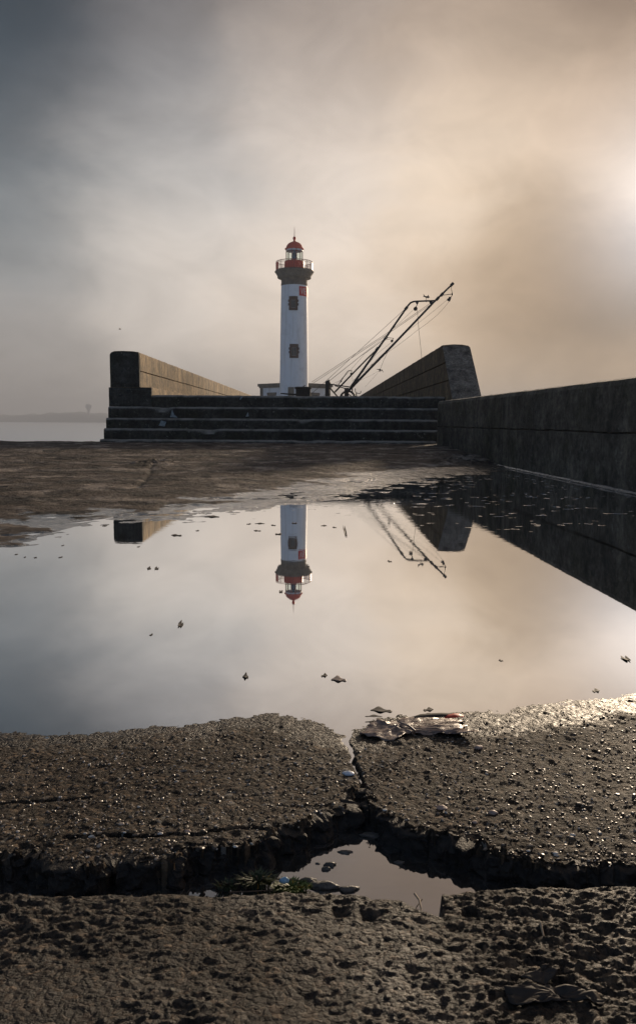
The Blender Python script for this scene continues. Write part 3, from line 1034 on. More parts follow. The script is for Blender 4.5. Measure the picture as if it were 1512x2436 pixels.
# wet mortar fillet at the foot of the low wall
fil = [(a - SK * (11.55 - 1.0), b) for a, b in ((x0w - .026, -.012), (x0w - .022, .001), (x0w - .013, .006), (x0w - .003, .015), (x0w + .006, .019), (x0w + .02, -.01))]
o = extruded(fil, list(np.arange(1.0, 9.6, .035)), "mortar_fillet", "wet_mortar", None, amp=0.0045, skew=SK, freq=11.0)
o.parent = Lo; o.location = -Vector(Lo.location)
o["label"] = "pale wet mortar fillet along the foot of the low wall"

# ------------------------------------------------------------------ steps
St = thing("stone_steps", "wide flight of dark mossy concrete steps leading up to the lighthouse landing", "steps", (-.7, 12.3, 0.08))
lev = [(.06, .165, 11.88, -3.235, 1.745), (.165, .325, 12.04, -3.215, 1.80), (.325, .482, 12.22, -3.225, 1.86), (.482, .658, 12.40, -3.235, 1.92), (.658, TZ, 12.54, -2.60, 1.955)]


def rough_slab(x0, x1, y0, y1, z0, z1, seed):
    """long step: rounded, chipped nosing"""
    prof = [(y1, z0 - .05), (y0 + .004, z0 - .05), (y0, z0 + .03), (y0, (z0 + z1) / 2), (y0, z1 - .042), (y0 + .007, z1 - .022), (y0 + .022, z1 - .007), (y0 + .045, z1), (y1, z1)]
    xv = np.linspace(x0, x1, int((x1 - x0) / .03))
    vs, fs = [], []
    n = len(prof)
    for x in xv:
        chip = max(mnoise.noise(Vector((x * 2.3, seed * 7.7, 0))) - .25, 0) * .10 + max(mnoise.noise(Vector((x * 9, seed * 3.1, 5))) - .3, 0) * .04
        for b, (yy, zz) in enumerate(prof):
            w = 1.0 if 4 <= b <= 7 else 0.0
            q = mnoise.noise_vector(Vector((x * 11, yy * 11 + seed, zz * 11))) * .005
            vs.append((x, yy + q.y + chip * w * .7, zz + q.z * (0.8 if b < 8 else 0) - chip * w * .45))
    for a in range(len(xv) - 1):
        for b in range(n):
            c = (b + 1) % n
            fs.append((a * n + b, a * n + c, (a + 1) * n + c, (a + 1) * n + b))
    fs += [tuple(range(n)), tuple((len(xv) - 1) * n + q for q in range(n - 1, -1, -1))]
    return MB().add(vs, fs)


for q, (z0, z1, y0, xa, xb) in enumerate(lev):
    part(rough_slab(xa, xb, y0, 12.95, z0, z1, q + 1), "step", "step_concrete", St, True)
# pale paint splashes on the risers
def splash(pts, y):
    mb = MB()
    mb.prism([Vector((p[0], y, p[1])) for p in pts], 'y', (0, .006, 0))
    return mb


for pxs, Yd in (([(405, 992), (410, 974), (414, 985), (423, 993)], 12.385), ([(584, 991), (590, 980), (592, 990)], 12.385),
                ([(378, 1012), (384, 1000), (396, 1003), (392, 1014)], 12.205), ([(570, 949), (575, 941), (578, 943), (572, 951)], 12.52)):
    P = [at(a, b, Yd) for a, b in pxs]
    part(splash([(p.x, p.z) for p in P], Yd - .004), "paint_splash", "stain_white", St)

# pavement of the landing, reaching to the lighthouse
mb = MB()
mb.box((-.63, 53, -1.6), (5.16, 80.1, 2 * (1.6 + TZ) - .002))
mb.box((-1.5, 105, -1.63), (16, 44, 2 * (1.6 + TZ)))
tag(mb.build("pavement", "quay_side"), kind="structure")

# grass tuft at the corner of the lowest step
def blades(mb, c, n, h, spread, w, lean=0.5, seed=0):
    rr = random.Random(seed)
    for _ in range(n):
        a = rr.uniform(0, 2 * math.pi)
        b = Vector((c[0] + math.cos(a) * spread * rr.random(), c[1] + math.sin(a) * spread * .5 * rr.random(), c[2]))
        l = h * rr.uniform(.5, 1.1)
        ln = Vector((math.cos(a), math.sin(a), 0)) * l * lean * rr.uniform(.2, 1)
        s = Vector((-math.sin(a), math.cos(a), 0)) * w * .5
        nrm = Vector((math.cos(a), math.sin(a), 0)) * w * .22
        m1 = b + ln * .35 + Vector((0, 0, l * .55))
        t = b + ln + Vector((0, 0, l * (.95 - .3 * lean)))
        mb.add([b - s * .7, b + s * .7, b + nrm, m1 - s, m1 + s, m1 + nrm * 1.2, t], [(0, 3, 5, 2), (2, 5, 4, 1), (0, 1, 4, 3), (3, 6, 5), (5, 6, 4), (3, 4, 6)])
    return mb


g0 = at(240, 1059, 11.9)
mb = MB()
blades(mb, (g0.x + .05, 11.95, .08), 70, .07, .22, .010, .8, 3)
tag(mb.build("grass_tuft", "blade_green"), "small tuft of grass at the quay edge beside the lowest step", "grass tuft")

# ------------------------------------------------------------------ lighthouse
LY = 85.0
UX = lambda cx: 582.7 + cx * .1806
UY = lambda cy: 523.3 + cy * .1806
PM = LY / F * .1806 * 1.0      # metres per crop unit near the horizon, approx


def Lz(cy):
    return at(700, UY(cy), LY).z


ax = at(UX(646), UY(1700), LY).x
Pk = lambda hw, cy: hw * (at(UX(700), UY(cy), LY).x - at(UX(600), UY(cy), LY).x) / 100.0
LH = thing("lighthouse", "white round lighthouse tower with red lantern dome rising behind the steps", "lighthouse", (ax, LY, TZ))
zt0 = Lz(2300)
C0 = (ax, LY, 0)
prof = [(Pk(192, 2300) * 1.02, TZ)] + [(Pk(hw, cy), Lz(cy)) for hw, cy in ((188, 2200), (185, 2000), (182, 1700), (178, 1300), (174, 1000), (171, 868))]
part(MB().lathe(prof, 96, C0), "tower", "white_paint", LH, True)
cap = [(171, 872), (175, 866), (175, 845), (171, 835), (172, 800), (178, 785), (186, 772), (214, 772), (221, 766), (222, 745), (228, 732), (240, 712), (248, 700), (256, 692), (258, 684), (250, 678), (240, 668), (130, 664)]
part(MB().lathe([(Pk(a, b), Lz(b)) for a, b in cap], 96, C0), "stone_capital", "granite", LH, True)
# red drum of the lantern
drum = [(131, 668), (131, 560), (128, 548), (112, 540), (60, 538)]
part(MB().lathe([(Pk(a, b), Lz(b)) for a, b in drum], 64, C0), "drum", "red_paint", LH, True)
# lantern: glazing, mullions, inner lens
gl = part(MB().lathe([(Pk(107, 540), Lz(540)), (Pk(107, 392), Lz(392))], 12, C0, R(15), R(375)), "glazing", "lantern_glass", LH)
mb = MB()
for kq in range(12):
    a = R(15 + 30 * kq)
    r = Pk(109, 450)
    mb.tube([(ax + r * math.cos(a), LY + r * math.sin(a), Lz(541)), (ax + r * math.cos(a), LY + r * math.sin(a), Lz(386))], .024 if kq % 3 else .04, 6)
part(mb, "mullion_frame", "rail_metal", LH)
part(MB().lathe([(Pk(111, 412), Lz(412)), (Pk(111, 384), Lz(384)), (Pk(104, 384), Lz(384)), (Pk(104, 412), Lz(412)), (Pk(111, 412), Lz(412))], 48, C0), "lantern_head_ring", "lantern_white", LH, True)
lens = [(0, 430), (16, 433), (28, 442), (37, 455), (38, 520), (42, 528), (42, 540), (0, 541)]
part(MB().lathe([(Pk(a, b), Lz(b)) for a, b in lens], 32, C0), "lamp_lens", "lens_shroud", LH, True)
part(MB().lathe([(Pk(14, 390), Lz(390)), (Pk(14, 432), Lz(432))], 16, C0), "lamp_hanger", "lens_shroud", LH, True)
dome = [(100, 392), (124, 388), (127, 380), (122, 376), (112, 368), (106, 352), (97, 332), (82, 314), (62, 300), (38, 290), (24, 285), (15, 276), (13, 262), (17, 256), (21, 245), (21, 234), (16, 224), (8, 218), (4, 214), (0, 213)]
part(MB().lathe([(Pk(a, b), Lz(b)) for a, b in dome], 64, C0), "dome_roof", "red_paint", LH, True)
part(MB().tube([(ax, LY, Lz(220)), (ax, LY, Lz(150)), (ax, LY, Lz(88))], [.035, .025, .008], 8), "lightning_rod", "rail_metal", LH)
# gallery railing
mb = MB()
rr_ = Pk(238, 600)
zb, ztop = Lz(672), Lz(556)
for kq in range(72):
    a = 2 * math.pi * kq / 72
    mb.tube([(ax + rr_ * math.cos(a), LY + rr_ * math.sin(a), zb), (ax + rr_ * math.cos(a), LY + rr_ * math.sin(a), ztop)], .013 if kq % 9 else .03, 5)
for zz, r2 in ((ztop, .032), (zb + .07, .02), (ztop - .16, .014)):
    ring = [(ax + rr_ * math.cos(2 * math.pi * q / 72), LY + rr_ * math.sin(2 * math.pi * q / 72), zz) for q in range(73)]
    mb.tube(ring, r2, 6, False)
part(mb, "railing", "rail_metal", LH)
for aa in (R(183), R(206), R(-12)):
    mb = MB().lathe([(rr_ + .03, zb + .05), (rr_ + .03, ztop - .12), (rr_ + .055, ztop - .12), (rr_ + .055, zb + .05), (rr_ + .03, zb + .05)], 6, C0, aa - R(7), aa + R(7))
    part(mb, "rail_panel", "red_paint", LH)


# stone window surrounds that follow the round wall
def tower_window(cyc, cxc):
    zc = Lz(cyc)
    zt, zbm = Lz(cyc - 90), Lz(cyc + 90)
    H = zt - zbm
    r0 = Pk(176 if cyc < 1400 else 181, cyc)
    off = (at(UX(cxc), UY(cyc), LY).x - ax)
    a_c = -math.pi / 2 + math.asin(off / r0)

    def patch(mb, u0, u1, z0, z1, depth, inset=-.12):
        n = 4
        vs = []
        for dd in (inset, depth):
            for z in (z0, z1):
                for j in range(n + 1):
                    u = u0 + (u1 - u0) * j / n
                    a = a_c + u / r0
                    vs.append((ax + (r0 + dd) * math.cos(a), LY + (r0 + dd) * math.sin(a), z))
        m = n + 1
        fs = []
        for j in range(n):
            fs += [(j, j + 1, m + j + 1, m + j), (2 * m + j, 3 * m + j, 3 * m + j + 1, 2 * m + j + 1), (j, 2 * m + j, 2 * m + j + 1, j + 1), (m + j, m + j + 1, 3 * m + j + 1, 3 * m + j)]
        fs += [(0, m, 3 * m, 2 * m), (n, 2 * m + n, 3 * m + n, m + n)]
        mb.add(vs, fs)
    w = Pk(108, cyc)      # body width
    q = Pk(22, cyc) / 2   # quoin projection
    sur = MB()
    patch(sur, -w * .30, w * .30, zt - H * .24, zt, .085)
    patch(sur, -w * .5, -w * .30, zt - H * .24, zt, .084)
    patch(sur, w * .30, w * .5, zt - H * .24, zt, .084)
    patch(sur, -w * .5, w * .5, zbm, zbm + H * .15, .10)
    for sgn in (-1, 1):
        for z0, z1, ex, dd in ((.15, .34, 0, .085), (.34, .50, q, .088), (.50, .60, 0, .084), (.60, .76, q, .087)):
            a0, a1 = sorted((sgn * w * .26, sgn * (w * .5 + ex)))
            patch(sur, a0, a1, zbm + H * z0, zbm + H * z1, dd)
    win = part(sur, "window", "dark_granite", LH)
    pane = MB()
    patch(pane, -w * .255, w * .255, zbm + H * .152, zt - H * .242, .02)
    po = part(pane, "pane", "window_dark", LH)
    fr = MB()
    for u in (-w * .235, 0, w * .235):
        patch(fr, u - .022, u + .022, zbm + H * .152, zt - H * .242, .045, .015)
    patch(fr, -w * .21, w * .21, zbm + H * .155, zbm + H * .20, .045, .015)
    patch(fr, -w * .21, w * .21, zt - H * .30, zt - H * .25, .045, .015)
    fo = part(fr, "frame", "window_frame", LH)
    for o_ in (po, fo):
        o_.parent = win
        o_.location = (0, 0, 0)


tower_window(1120, 641)
tower_window(1740, 650)

# lettered red banner wrapped round the tower
rs = Pk(172.5, 955) + .03
a_s = -math.pi / 2 + math.asin((at(UX(716), UY(955), LY).x - ax) / rs)
zs0, zs1 = Lz(1018), Lz(895)
mb = MB().lathe([(rs - .05, zs0), (rs, zs0), (rs, zs1), (rs - .05, zs1)], 24, C0, a_s, a_s + R(72))
sg = part(mb, "sign_panel", "sign_red", LH)
cu = bpy.data.curves.new("lettering", 'FONT')
cu.body = "VIE"
cu.size = 1.0
cu.extrude = 0.0
tmp = bpy.data.objects.new("tmp_text", cu)
col.objects.link(tmp)
dg = bpy.context.evaluated_depsgraph_get()
tm = bpy.data.meshes.new_from_object(tmp.evaluated_get(dg))
bpy.data.objects.remove(tmp)
import bmesh
bm = bmesh.new()
bm.from_mesh(tm)
bmesh.ops.subdivide_edges(bm, edges=[e for e in bm.edges if e.calc_length() > .15], cuts=4)
bmesh.ops.triangulate(bm, faces=bm.faces)
xm = max(v.co.x for v in bm.verts)
ym = max(v.co.y for v in bm.verts)
Hs = zs1 - zs0
for v in bm.verts:
    u = v.co.x * (Hs * .66 / ym) * 0.60 + .16
    a = a_s + u / rs
    r2 = rs + .012
    v.co = Vector((r2 * math.cos(a), r2 * math.sin(a), zs0 + Hs * .17 + v.co.y / ym * Hs * .66 - TZ))
bm.to_mesh(tm)
bm.free()
tm.name = "lettering"
tm.materials.clear()
tm.materials.append(MAT["sign_white"])
lt = bpy.data.objects.new("lettering", tm)
col.objects.link(lt)
lt.parent = sg

# ---- keeper's building behind the tower, its corner pointing at the quay
BZ = lambda cy, Y: at(700, UY(cy), Y).z
KB = thing("keeper_house", "low white keepers building with brown stone cornice at the foot of the lighthouse", "building", (ax, LY + 4, TZ))
zc_top = BZ(2138, LY + .5)
zc_bot = BZ(2196, LY + .5)
half = 4.15


def square45(r, z0, z1, mb, cy=LY + .35):
    pts = [(ax, cy), (ax + r, cy + r), (ax, cy + 2 * r), (ax - r, cy + r)]
    return mb.prism([Vector((a, b, z0)) for a, b in pts], 'z', (0, 0, z1 - z0))


cor_c = LY + .35
part(square45(half - .3, TZ, zc_bot, MB(), cor_c + .3), "wall", "white_paint", KB)
mbc = MB()
square45(half + .02, zc_bot + .16, zc_top, mbc, cor_c - .02)
square45(half - .14, zc_bot, zc_bot + .157, mbc, cor_c + .14)
part(mbc, "cornice", "granite", KB)
# corner pilasters and window surrounds on the two visible walls
yL = cor_c + .3
for sgn in (-1, 1):
    d = Vector((sgn, 1, 0)).normalized()
    nrm = Vector((sgn, -1, 0)).normalized()
    o0 = Vector((ax, yL, 0))
    L = (half - .3) * math.sqrt(2)

    def wallbox(mb, s0, s1, z0, z1, dp):
        a = o0 + d * s0; b = o0 + d * s1
        mb.prism([Vector((a.x, a.y, z0)), Vector((b.x, b.y, z0)), Vector((b.x, b.y, z1)), Vector((a.x, a.y, z1))], 'n', nrm * dp)
        return mb
    part(wallbox(MB(), L - .42, L + .02, TZ, zc_bot - .002, .05), "pilaster", "granite", KB)
    for sc in ((3.55,) if sgn < 0 else (3.05,)):
        zt = BZ(2272, LY + 3)
        mbw = MB()
        wallbox(mbw, sc - .75, sc + .75, zt - .22, zt, .06)
        wallbox(mbw, sc - .68, sc - .42, TZ + .5, zt - .222, .058)
        wallbox(mbw, sc + .42, sc + .68, TZ + .5, zt - .222, .058)
        wallbox(mbw, sc - .75, sc + .75, TZ + .3, TZ + .498, .08)
        wn_ = part(mbw, "window", "granite", KB)
        p_ = part(wallbox(MB(), sc - .418, sc + .418, TZ + .5, zt - .224, .02), "pane", "window_dark", KB)
        p_.parent = wn_; p_.location = (0, 0, 0)
# door surround at the tower foot, half hidden by the winch box
dz = Lz(2208)
mb = MB()
mb.box((at(UX(612), UY(2250), LY).x, LY - 1.50, (TZ + dz) / 2), (.62, .35, dz - TZ))
part(mb, "door_surround", "granite", LH)

# ------------------------------------------------------------------ fishing crane
KY = 32.0


def c2(cx, cy, dy=0.0):
    return at(713.5 + cx * .2753, 642.2 + cy * .2753, KY + dy)


CR = thing("crane", "black steel fishing crane with two long slanting booms and guy cables beside the lighthouse", "crane", (c2(415, 1100).x, KY, TZ))
piv = c2(425, 1030)
# boom A
part(MB().tube([c2(408, 1052), c2(760, 690), c2(1165, 265), c2(1318, 118)], [.050, .046, .040, .034], 12), "boom", "black_metal", CR, True)
part(MB().tube([c2(1300, 134), c2(1322, 112)], .060, 10), "boom_cap", "black_metal", CR, True)
bend = [c2(435, 1015, -.1), c2(735, 590, -.1), c2(915, 330, -.08), c2(935, 302, -.08), c2(952, 284, -.07), c2(975, 273, -.06), c2(1005, 270, -.05), c2(1165, 264, -.02)]
part(MB().tube(bend, [.048, .042, .038, .036, .036, .035, .034, .030], 12), "bent_boom", "black_metal", CR, True)
part(MB().tube([c2(292, 1062, .5), c2(440, 908, .4), c2(580, 765, .2), c2(668, 680, .05)], [.034, .032, .030, .028], 10), "stay_boom", "black_metal", CR, True)
for (x_, y_) in ((1185, 247), (1222, 212), (915, 330), (738, 588), (665, 682)):
    b = c2(x_, y_, -.02)
    part(MB().tube([b - Vector((.045, 0, .055)), b + Vector((.045, 0, .055))], .058, 10), "collar", "black_metal", CR, True)
# tip bracket
mb = MB()
mb.tube([c2(1222, 218), c2(1313, 207)], .013, 8)
mb.tube([c2(1302, 138), c2(1312, 205)], .013, 8)
mb.tube([c2(1312, 200), c2(1314, 216)], .035, 8)
part(mb, "tip_bracket", "black_metal", CR)


def pulley(p, r, nm="pulley"):
    mb = MB()
    for dy in (-.045, .045):
        ring = [p + Vector((math.cos(2 * math.pi * q / 20) * r, dy, math.sin(2 * math.pi * q / 20) * r)) for q in range(21)]
        mb.tube(ring, r * .22, 6, False)
    mb.tube([p + Vector((0, -.06, 0)), p + Vector((0, .06, 0))], r * .3, 10)
    for q in range(3):
        a = q * math.pi / 3 + .3
        e = Vector((math.cos(a) * r, 0, math.sin(a) * r))
        mb.tube([p - e, p + e], r * .14, 6)
    mb.tube([p + Vector((0, -.03, 0)), p + Vector((0, .03, 0))], r * .85, 16)
    return part(mb, nm, "black_metal", CR)


def shackle(p, q):
    return part(MB().tube([p, (p + q) / 2 + Vector((.01, 0, 0)), q], .014, 6), "shackle", "black_metal", CR)


# hanging blocks
shackle(c2(1312, 214), c2(1296, 236))
mb = MB()
pb = c2(1288, 248)
mb.tube([pb + Vector((-.035, 0, -.085)), pb + Vector((.03, 0, .06))], [.062, .05], 10)
mb.tube([pb + Vector((-.05, -.03, -.03)), pb + Vector((-.05, .03, -.03))], .045, 10)
part(mb, "pulley_block", "black_metal", CR, True)
for cx_2, nm in ((1010, 1), (1128, 2)):
    pl_ = [c2(cx_2 - 15, 272, -.06), c2(cx_2 + 15, 270, -.06), c2(cx_2 + 8, 290, -.06), c2(cx_2, 299, -.06), c2(cx_2 - 8, 291, -.06)]
    mb = MB().prism(pl_, 'y', (0, .03, 0))
    part(mb, "lug_plate", "black_metal", CR)
shackle(c2(1009, 297, -.05), c2(999, 318, -.05))
pulley(c2(995, 334, -.05), .062)
pulley(c2(792, 612, -.1), .042)
pulley(c2(440, 896, .3), .034)
mb = MB()
mb.tube([c2(745, 582, -.1), c2(808, 590, -.1)], .011, 6)
mb.tube([c2(735, 598, -.1), c2(778, 598, -.1)], .008, 6)
mb.tube([c2(806, 588, -.1), c2(798, 606, -.1)], .010, 6)
part(mb, "arm", "black_metal", CR)
mb = MB()
mb.tube([c2(330, 992, .3), c2(375, 925, .3), c2(413, 872, .3), c2(420, 869, .3), c2(447, 871, .3), c2(443, 886, .3)], .015, 8)
mb.tube([c2(350, 968, .3), c2(356, 955, .3)], .030, 8)
part(mb, "small_davit", "black_metal", CR)
# fish-shaped wind vane
fish = [(1058, 236), (1066, 222), (1063, 203), (1073, 220), (1084, 226), (1100, 224), (1107, 211), (1109, 226), (1120, 234), (1110, 239), (1101, 247), (1098, 240), (1086, 240), (1074, 232), (1066, 230)]
mb = MB().prism([c2(a, b, -.06) for a, b in fish], 'y', (0, .02, 0))
part(mb, "wind_vane", "black_metal", CR)
part(MB().tube([c2(1087, 238, -.05), c2(1087, 278, -.05)], .010, 6), "vane_rod", "black_metal", CR)
# frame at the foot of the booms (extends down to the paving)
mb = MB()
for dy in (-.35, .35):
    mb.tube([c2(262, 986, dy), c2(440, 1012, dy)], .022, 8)
    mb.tube([c2(300, 1000, dy), c2(405, 1026, dy)], .018, 8)
mb.tube([c2(262, 986, -.35), c2(262, 986, .35)], .022, 8)
part(mb, "frame", "black_metal", CR)
hd = c2(240, 960)
pt = c2(234, 1090)
mb = MB()
mb.tube([Vector((pt.x, KY, TZ)), c2(235, 1060), c2(235, 990), c2(237, 972), c2(240, 962)], [.10, .088, .085, .095, .07], 14)
mb.tube([c2(240, 966), c2(246, 958), c2(250, 946)], [.075, .045, .016], 12)
mb.tube([c2(248, 966), c2(255, 985), c2(254, 1010)], [.055, .05, .02], 10)
part(mb, "mast_post", "black_metal", CR, True)
e1 = c2(255, 1015)
e2 = c2(322, 1092)
part(MB().tube([e1, e2, e2 + (e2 - e1) * 1.2], .030, 8), "strut", "black_metal", CR, True)
# big winch wheel
wc = c2(412, 1112)
rW = (c2(478, 1100).x - c2(348, 1100).x) / 2
mb = MB()
for rad, tr in ((rW, .038), (rW * .55, .02)):
    mb.tube([wc + Vector((math.cos(2 * math.pi * q / 40) * rad, 0, math.sin(2 * math.pi * q / 40) * rad)) for q in range(41)], tr, 8, False)
mb.tube([wc + Vector((0, -.1, 0)), wc + Vector((0, .1, 0))], .05, 12)
for q in range(6):
    a = q * math.pi / 3 + math.pi / 6
    mb.tube([wc, wc + Vector((math.cos(a) * rW, 0, math.sin(a) * rW))], .018, 6)
part(mb, "winch_wheel", "black_metal", CR, True)
mb = MB()
a_, b_ = c2(400, 1016), c2(404, 1100)
mb.box(((a_.x + b_.x) / 2, KY + .2, (a_.z + TZ) / 2), (.17, .12, a_.z - TZ))
mb.tube([c2(450, 1000, .1), c2(450, 1075, .1)], .022, 8)
part(mb, "bearing_post", "rust_metal", CR)
mb = MB()
mb.tube([c2(475, 1022, -.2), c2(476, 1050, -.2), c2(488, 1062, -.2), c2(515, 1066, -.2), c2(522, 1060, -.2), c2(524, 1044, -.2)], .013, 8)
mb.tube([c2(484, 1062, -.2), c2(486, 1095, -.2)], .022, 8)
part(mb, "crank", "black_metal", CR)


def wire(pts, r=.0065, sag=0.0, nm="cable"):
    P = []
    for a, b in zip(pts[:-1], pts[1:]):
        for q in range(8):
            t = q / 8
            P.append(a.lerp(b, t) - Vector((0, 0, sag * 4 * t * (1 - t))))
    P.append(pts[-1])
    return part(MB().tube(P, r, 5), nm, "cable_steel", CR)


lw = .0075
wire([c2(1118, 290), c2(700, 578, -.5), c2(100, 968, -1.2)], lw)
wire([c2(1128, 296), c2(700, 590, -.4), c2(112, 978, -1.0)], lw)
wire([c2(905, 336), c2(560, 650, -.4), c2(195, 985, -.8), c2(90, 1075, -1)], lw)
wire([c2(975, 345), c2(700, 600, .2), c2(250, 958, .1)], .005)
wire([c2(732, 592), c2(520, 745, .3), c2(240, 968, .3)], .006)
wire([c2(725, 598), c2(560, 720, .1), c2(430, 870, .1), c2(310, 990, .2)], .005)
wire([c2(1270, 255), c2(900, 545, .2), c2(700, 735, .2), c2(450, 960, .1)], .005, .03)
wire([c2(1284, 272), c2(1180, 390, .2), c2(1024, 510, .2), c2(760, 708, .2), c2(600, 830, .2)], .0055, .02)
wire([c2(1010, 345, -.05), c2(1020, 480, -.05), c2(1045, 722, -.05), c2(1052, 800, -.05)], .0075, 0, "hoist_rope")
wire([c2(790, 622), c2(650, 735), c2(450, 985)], .0045)
wire([c2(443, 905, .3), c2(456, 960, .3)], .0035)
wire([c2(752, 712), c2(720, 780), c2(690, 858)], .0065, 0, "hoist_rope")
wire([c2(684, 868), c2(620, 905), c2(520, 952)], .0035)
wire([c2(690, 868), c2(655, 905), c2(560, 1010)], .0035)
wire([c2(415, 872, .3), c2(350, 950, .3), c2(280, 985, .3), c2(200, 1090, .3)], .0045)
mb = MB()
gp = c2(688, 862)
for a, b in ((-30, -6), (-18, -8), (-8, 12), (2, 18), (12, 14), (22, 10), (32, 22)):
    q1 = c2(688 + a * .6, 858 + min(b, 4) * .5 + 2)
    mb.tube([gp, q1, c2(688 + a, 864 + b)], [.014, .012, .005], 6)
mb.tube([c2(690, 852), c2(688, 872)], .022, 8)
part(mb, "grapple", "black_metal", CR)

# ------------------------------------------------------------------ winch box
BY = 25.0
pa, pb_ = at(701.5, 921, BY), at(740, 921, BY)
WB = thing("winch_box", "dark wooden winch box with flared lid standing on the landing before the lighthouse", "box", ((pa.x + pb_.x) / 2, BY, TZ))
w_ = pb_.x - pa.x
xc = (pa.x + pb_.x) / 2
mb = MB()
b0 = w_ / 2
mb.add([(xc - b0 * .84, BY - .2, TZ), (xc + b0 * .84, BY - .2, TZ), (xc + b0 * .84, BY + .3, TZ), (xc - b0 * .84, BY + .3, TZ),
        (xc - b0 * .9, BY - .22, pa.z - .05), (xc + b0 * .92, BY - .22, pa.z - .05), (xc + b0 * .92, BY + .32, pa.z - .05), (xc - b0 * .9, BY + .32, pa.z - .05)],
       [(0, 3, 2, 1), (4, 5, 6, 7), (0, 1, 5, 4), (1, 2, 6, 5), (2, 3, 7, 6), (3, 0, 4, 7)])
for q in range(4):
    mb.box((xc - b0 * .6 + q * b0 * .4, BY - .226, (TZ + pa.z) / 2 - .04), (.012, .02, pa.z - TZ - .12))
part(mb, "box_body", "dark_wood", WB)
mb = MB().box((xc + .0, BY + .05, pa.z - .022), (w_ * 1.02, .62, .036))
mb.box((xc - .02, BY + .05, pa.z + .004), (w_ * .8, .5, .014))
part(mb, "lid", "dark_wood", WB)
part(MB().tube([at(743 - 76, 935.5, BY - .1), at(690, 937.5, BY - .1), at(706, 938.5, BY - .1)], [.018, .024, .03], 8), "bar", "dark_wood", WB)
part(MB().tube([at(718, 922, BY), at(722, 918.5, BY), at(726, 916.2, BY)], .012, 6), "handle", "black_metal", WB)

# ------------------------------------------------------------------ far shore, bird
mb = MB()
shore_y = 1300.0
vs, fs = [], []
xv = np.linspace(-1500, 1500, 500)
for x in xv:
    h = 5 + 6 * (.5 + mnoise.noise(Vector((x * .008, 0, 0)))) + 3 * mnoise.noise(Vector((x * .06, 3, 0))) + 1.5 * mnoise.noise(Vector((x * .24, 7, 0)))
    h += 4 * math.exp(-((x + 390) / 80) ** 2)
    d = 30 * mnoise.noise(Vector((x * .01, 9, 0)))
    vs += [(x, shore_y + d, -5), (x, shore_y + 30 + d, h * .6), (x, shore_y + 90 + d, h), (x, shore_y + 140, -5)]
for a in range(len(xv) - 1):
    for b in range(3):
        fs.append((a * 4 + b, (a + 1) * 4 + b, (a + 1) * 4 + b + 1, a * 4 + b + 1))
mb.add(vs, fs)
tag(mb.build("hills", "far_shore_earth", smooth=True), kind="structure")
wtp = at(212, 1000, 1325.0)
WT = thing("water_tower", "faint mushroom shaped water tower on the far hazy shore", "tower", (wtp.x, 1325, 4))
part(MB().lathe([(2, 0), (1.7, 11), (4, 15), (5, 17), (5, 20), (3.5, 21.5), (.5, 22), (0, 22)], 20, (wtp.x, 1325, 4)), "tower_body", "far_building", WT, True)
part(MB().tube([(wtp.x, 1325, 25), (wtp.x, 1325, 30)], .4, 6), "mast", "far_building", WT)

bp = at(286, 783, 150.0)
mb = MB()
mb.tube([bp + Vector((-.24, 0, -.03)), bp + Vector((-.1, 0, 0)), bp + Vector((.08, 0, .01)), bp + Vector((.2, 0, 0))], [.01, .07, .08, .02], 8)
for s in (-1, 1):
    mb.prism([bp + Vector((-.08, 0, .03)), bp + Vector((.08, 0, .03)), bp + Vector((.06, s * .35, .16)), bp + Vector((-.02, s * .75, .06)), bp + Vector((-.06, s * .35, .14))], 'z', (0, 0, .02))
tag(mb.build("bird", "debris_dark", origin=tuple(bp)), "tiny dark bird flying in the sky above the left parapet", "bird")

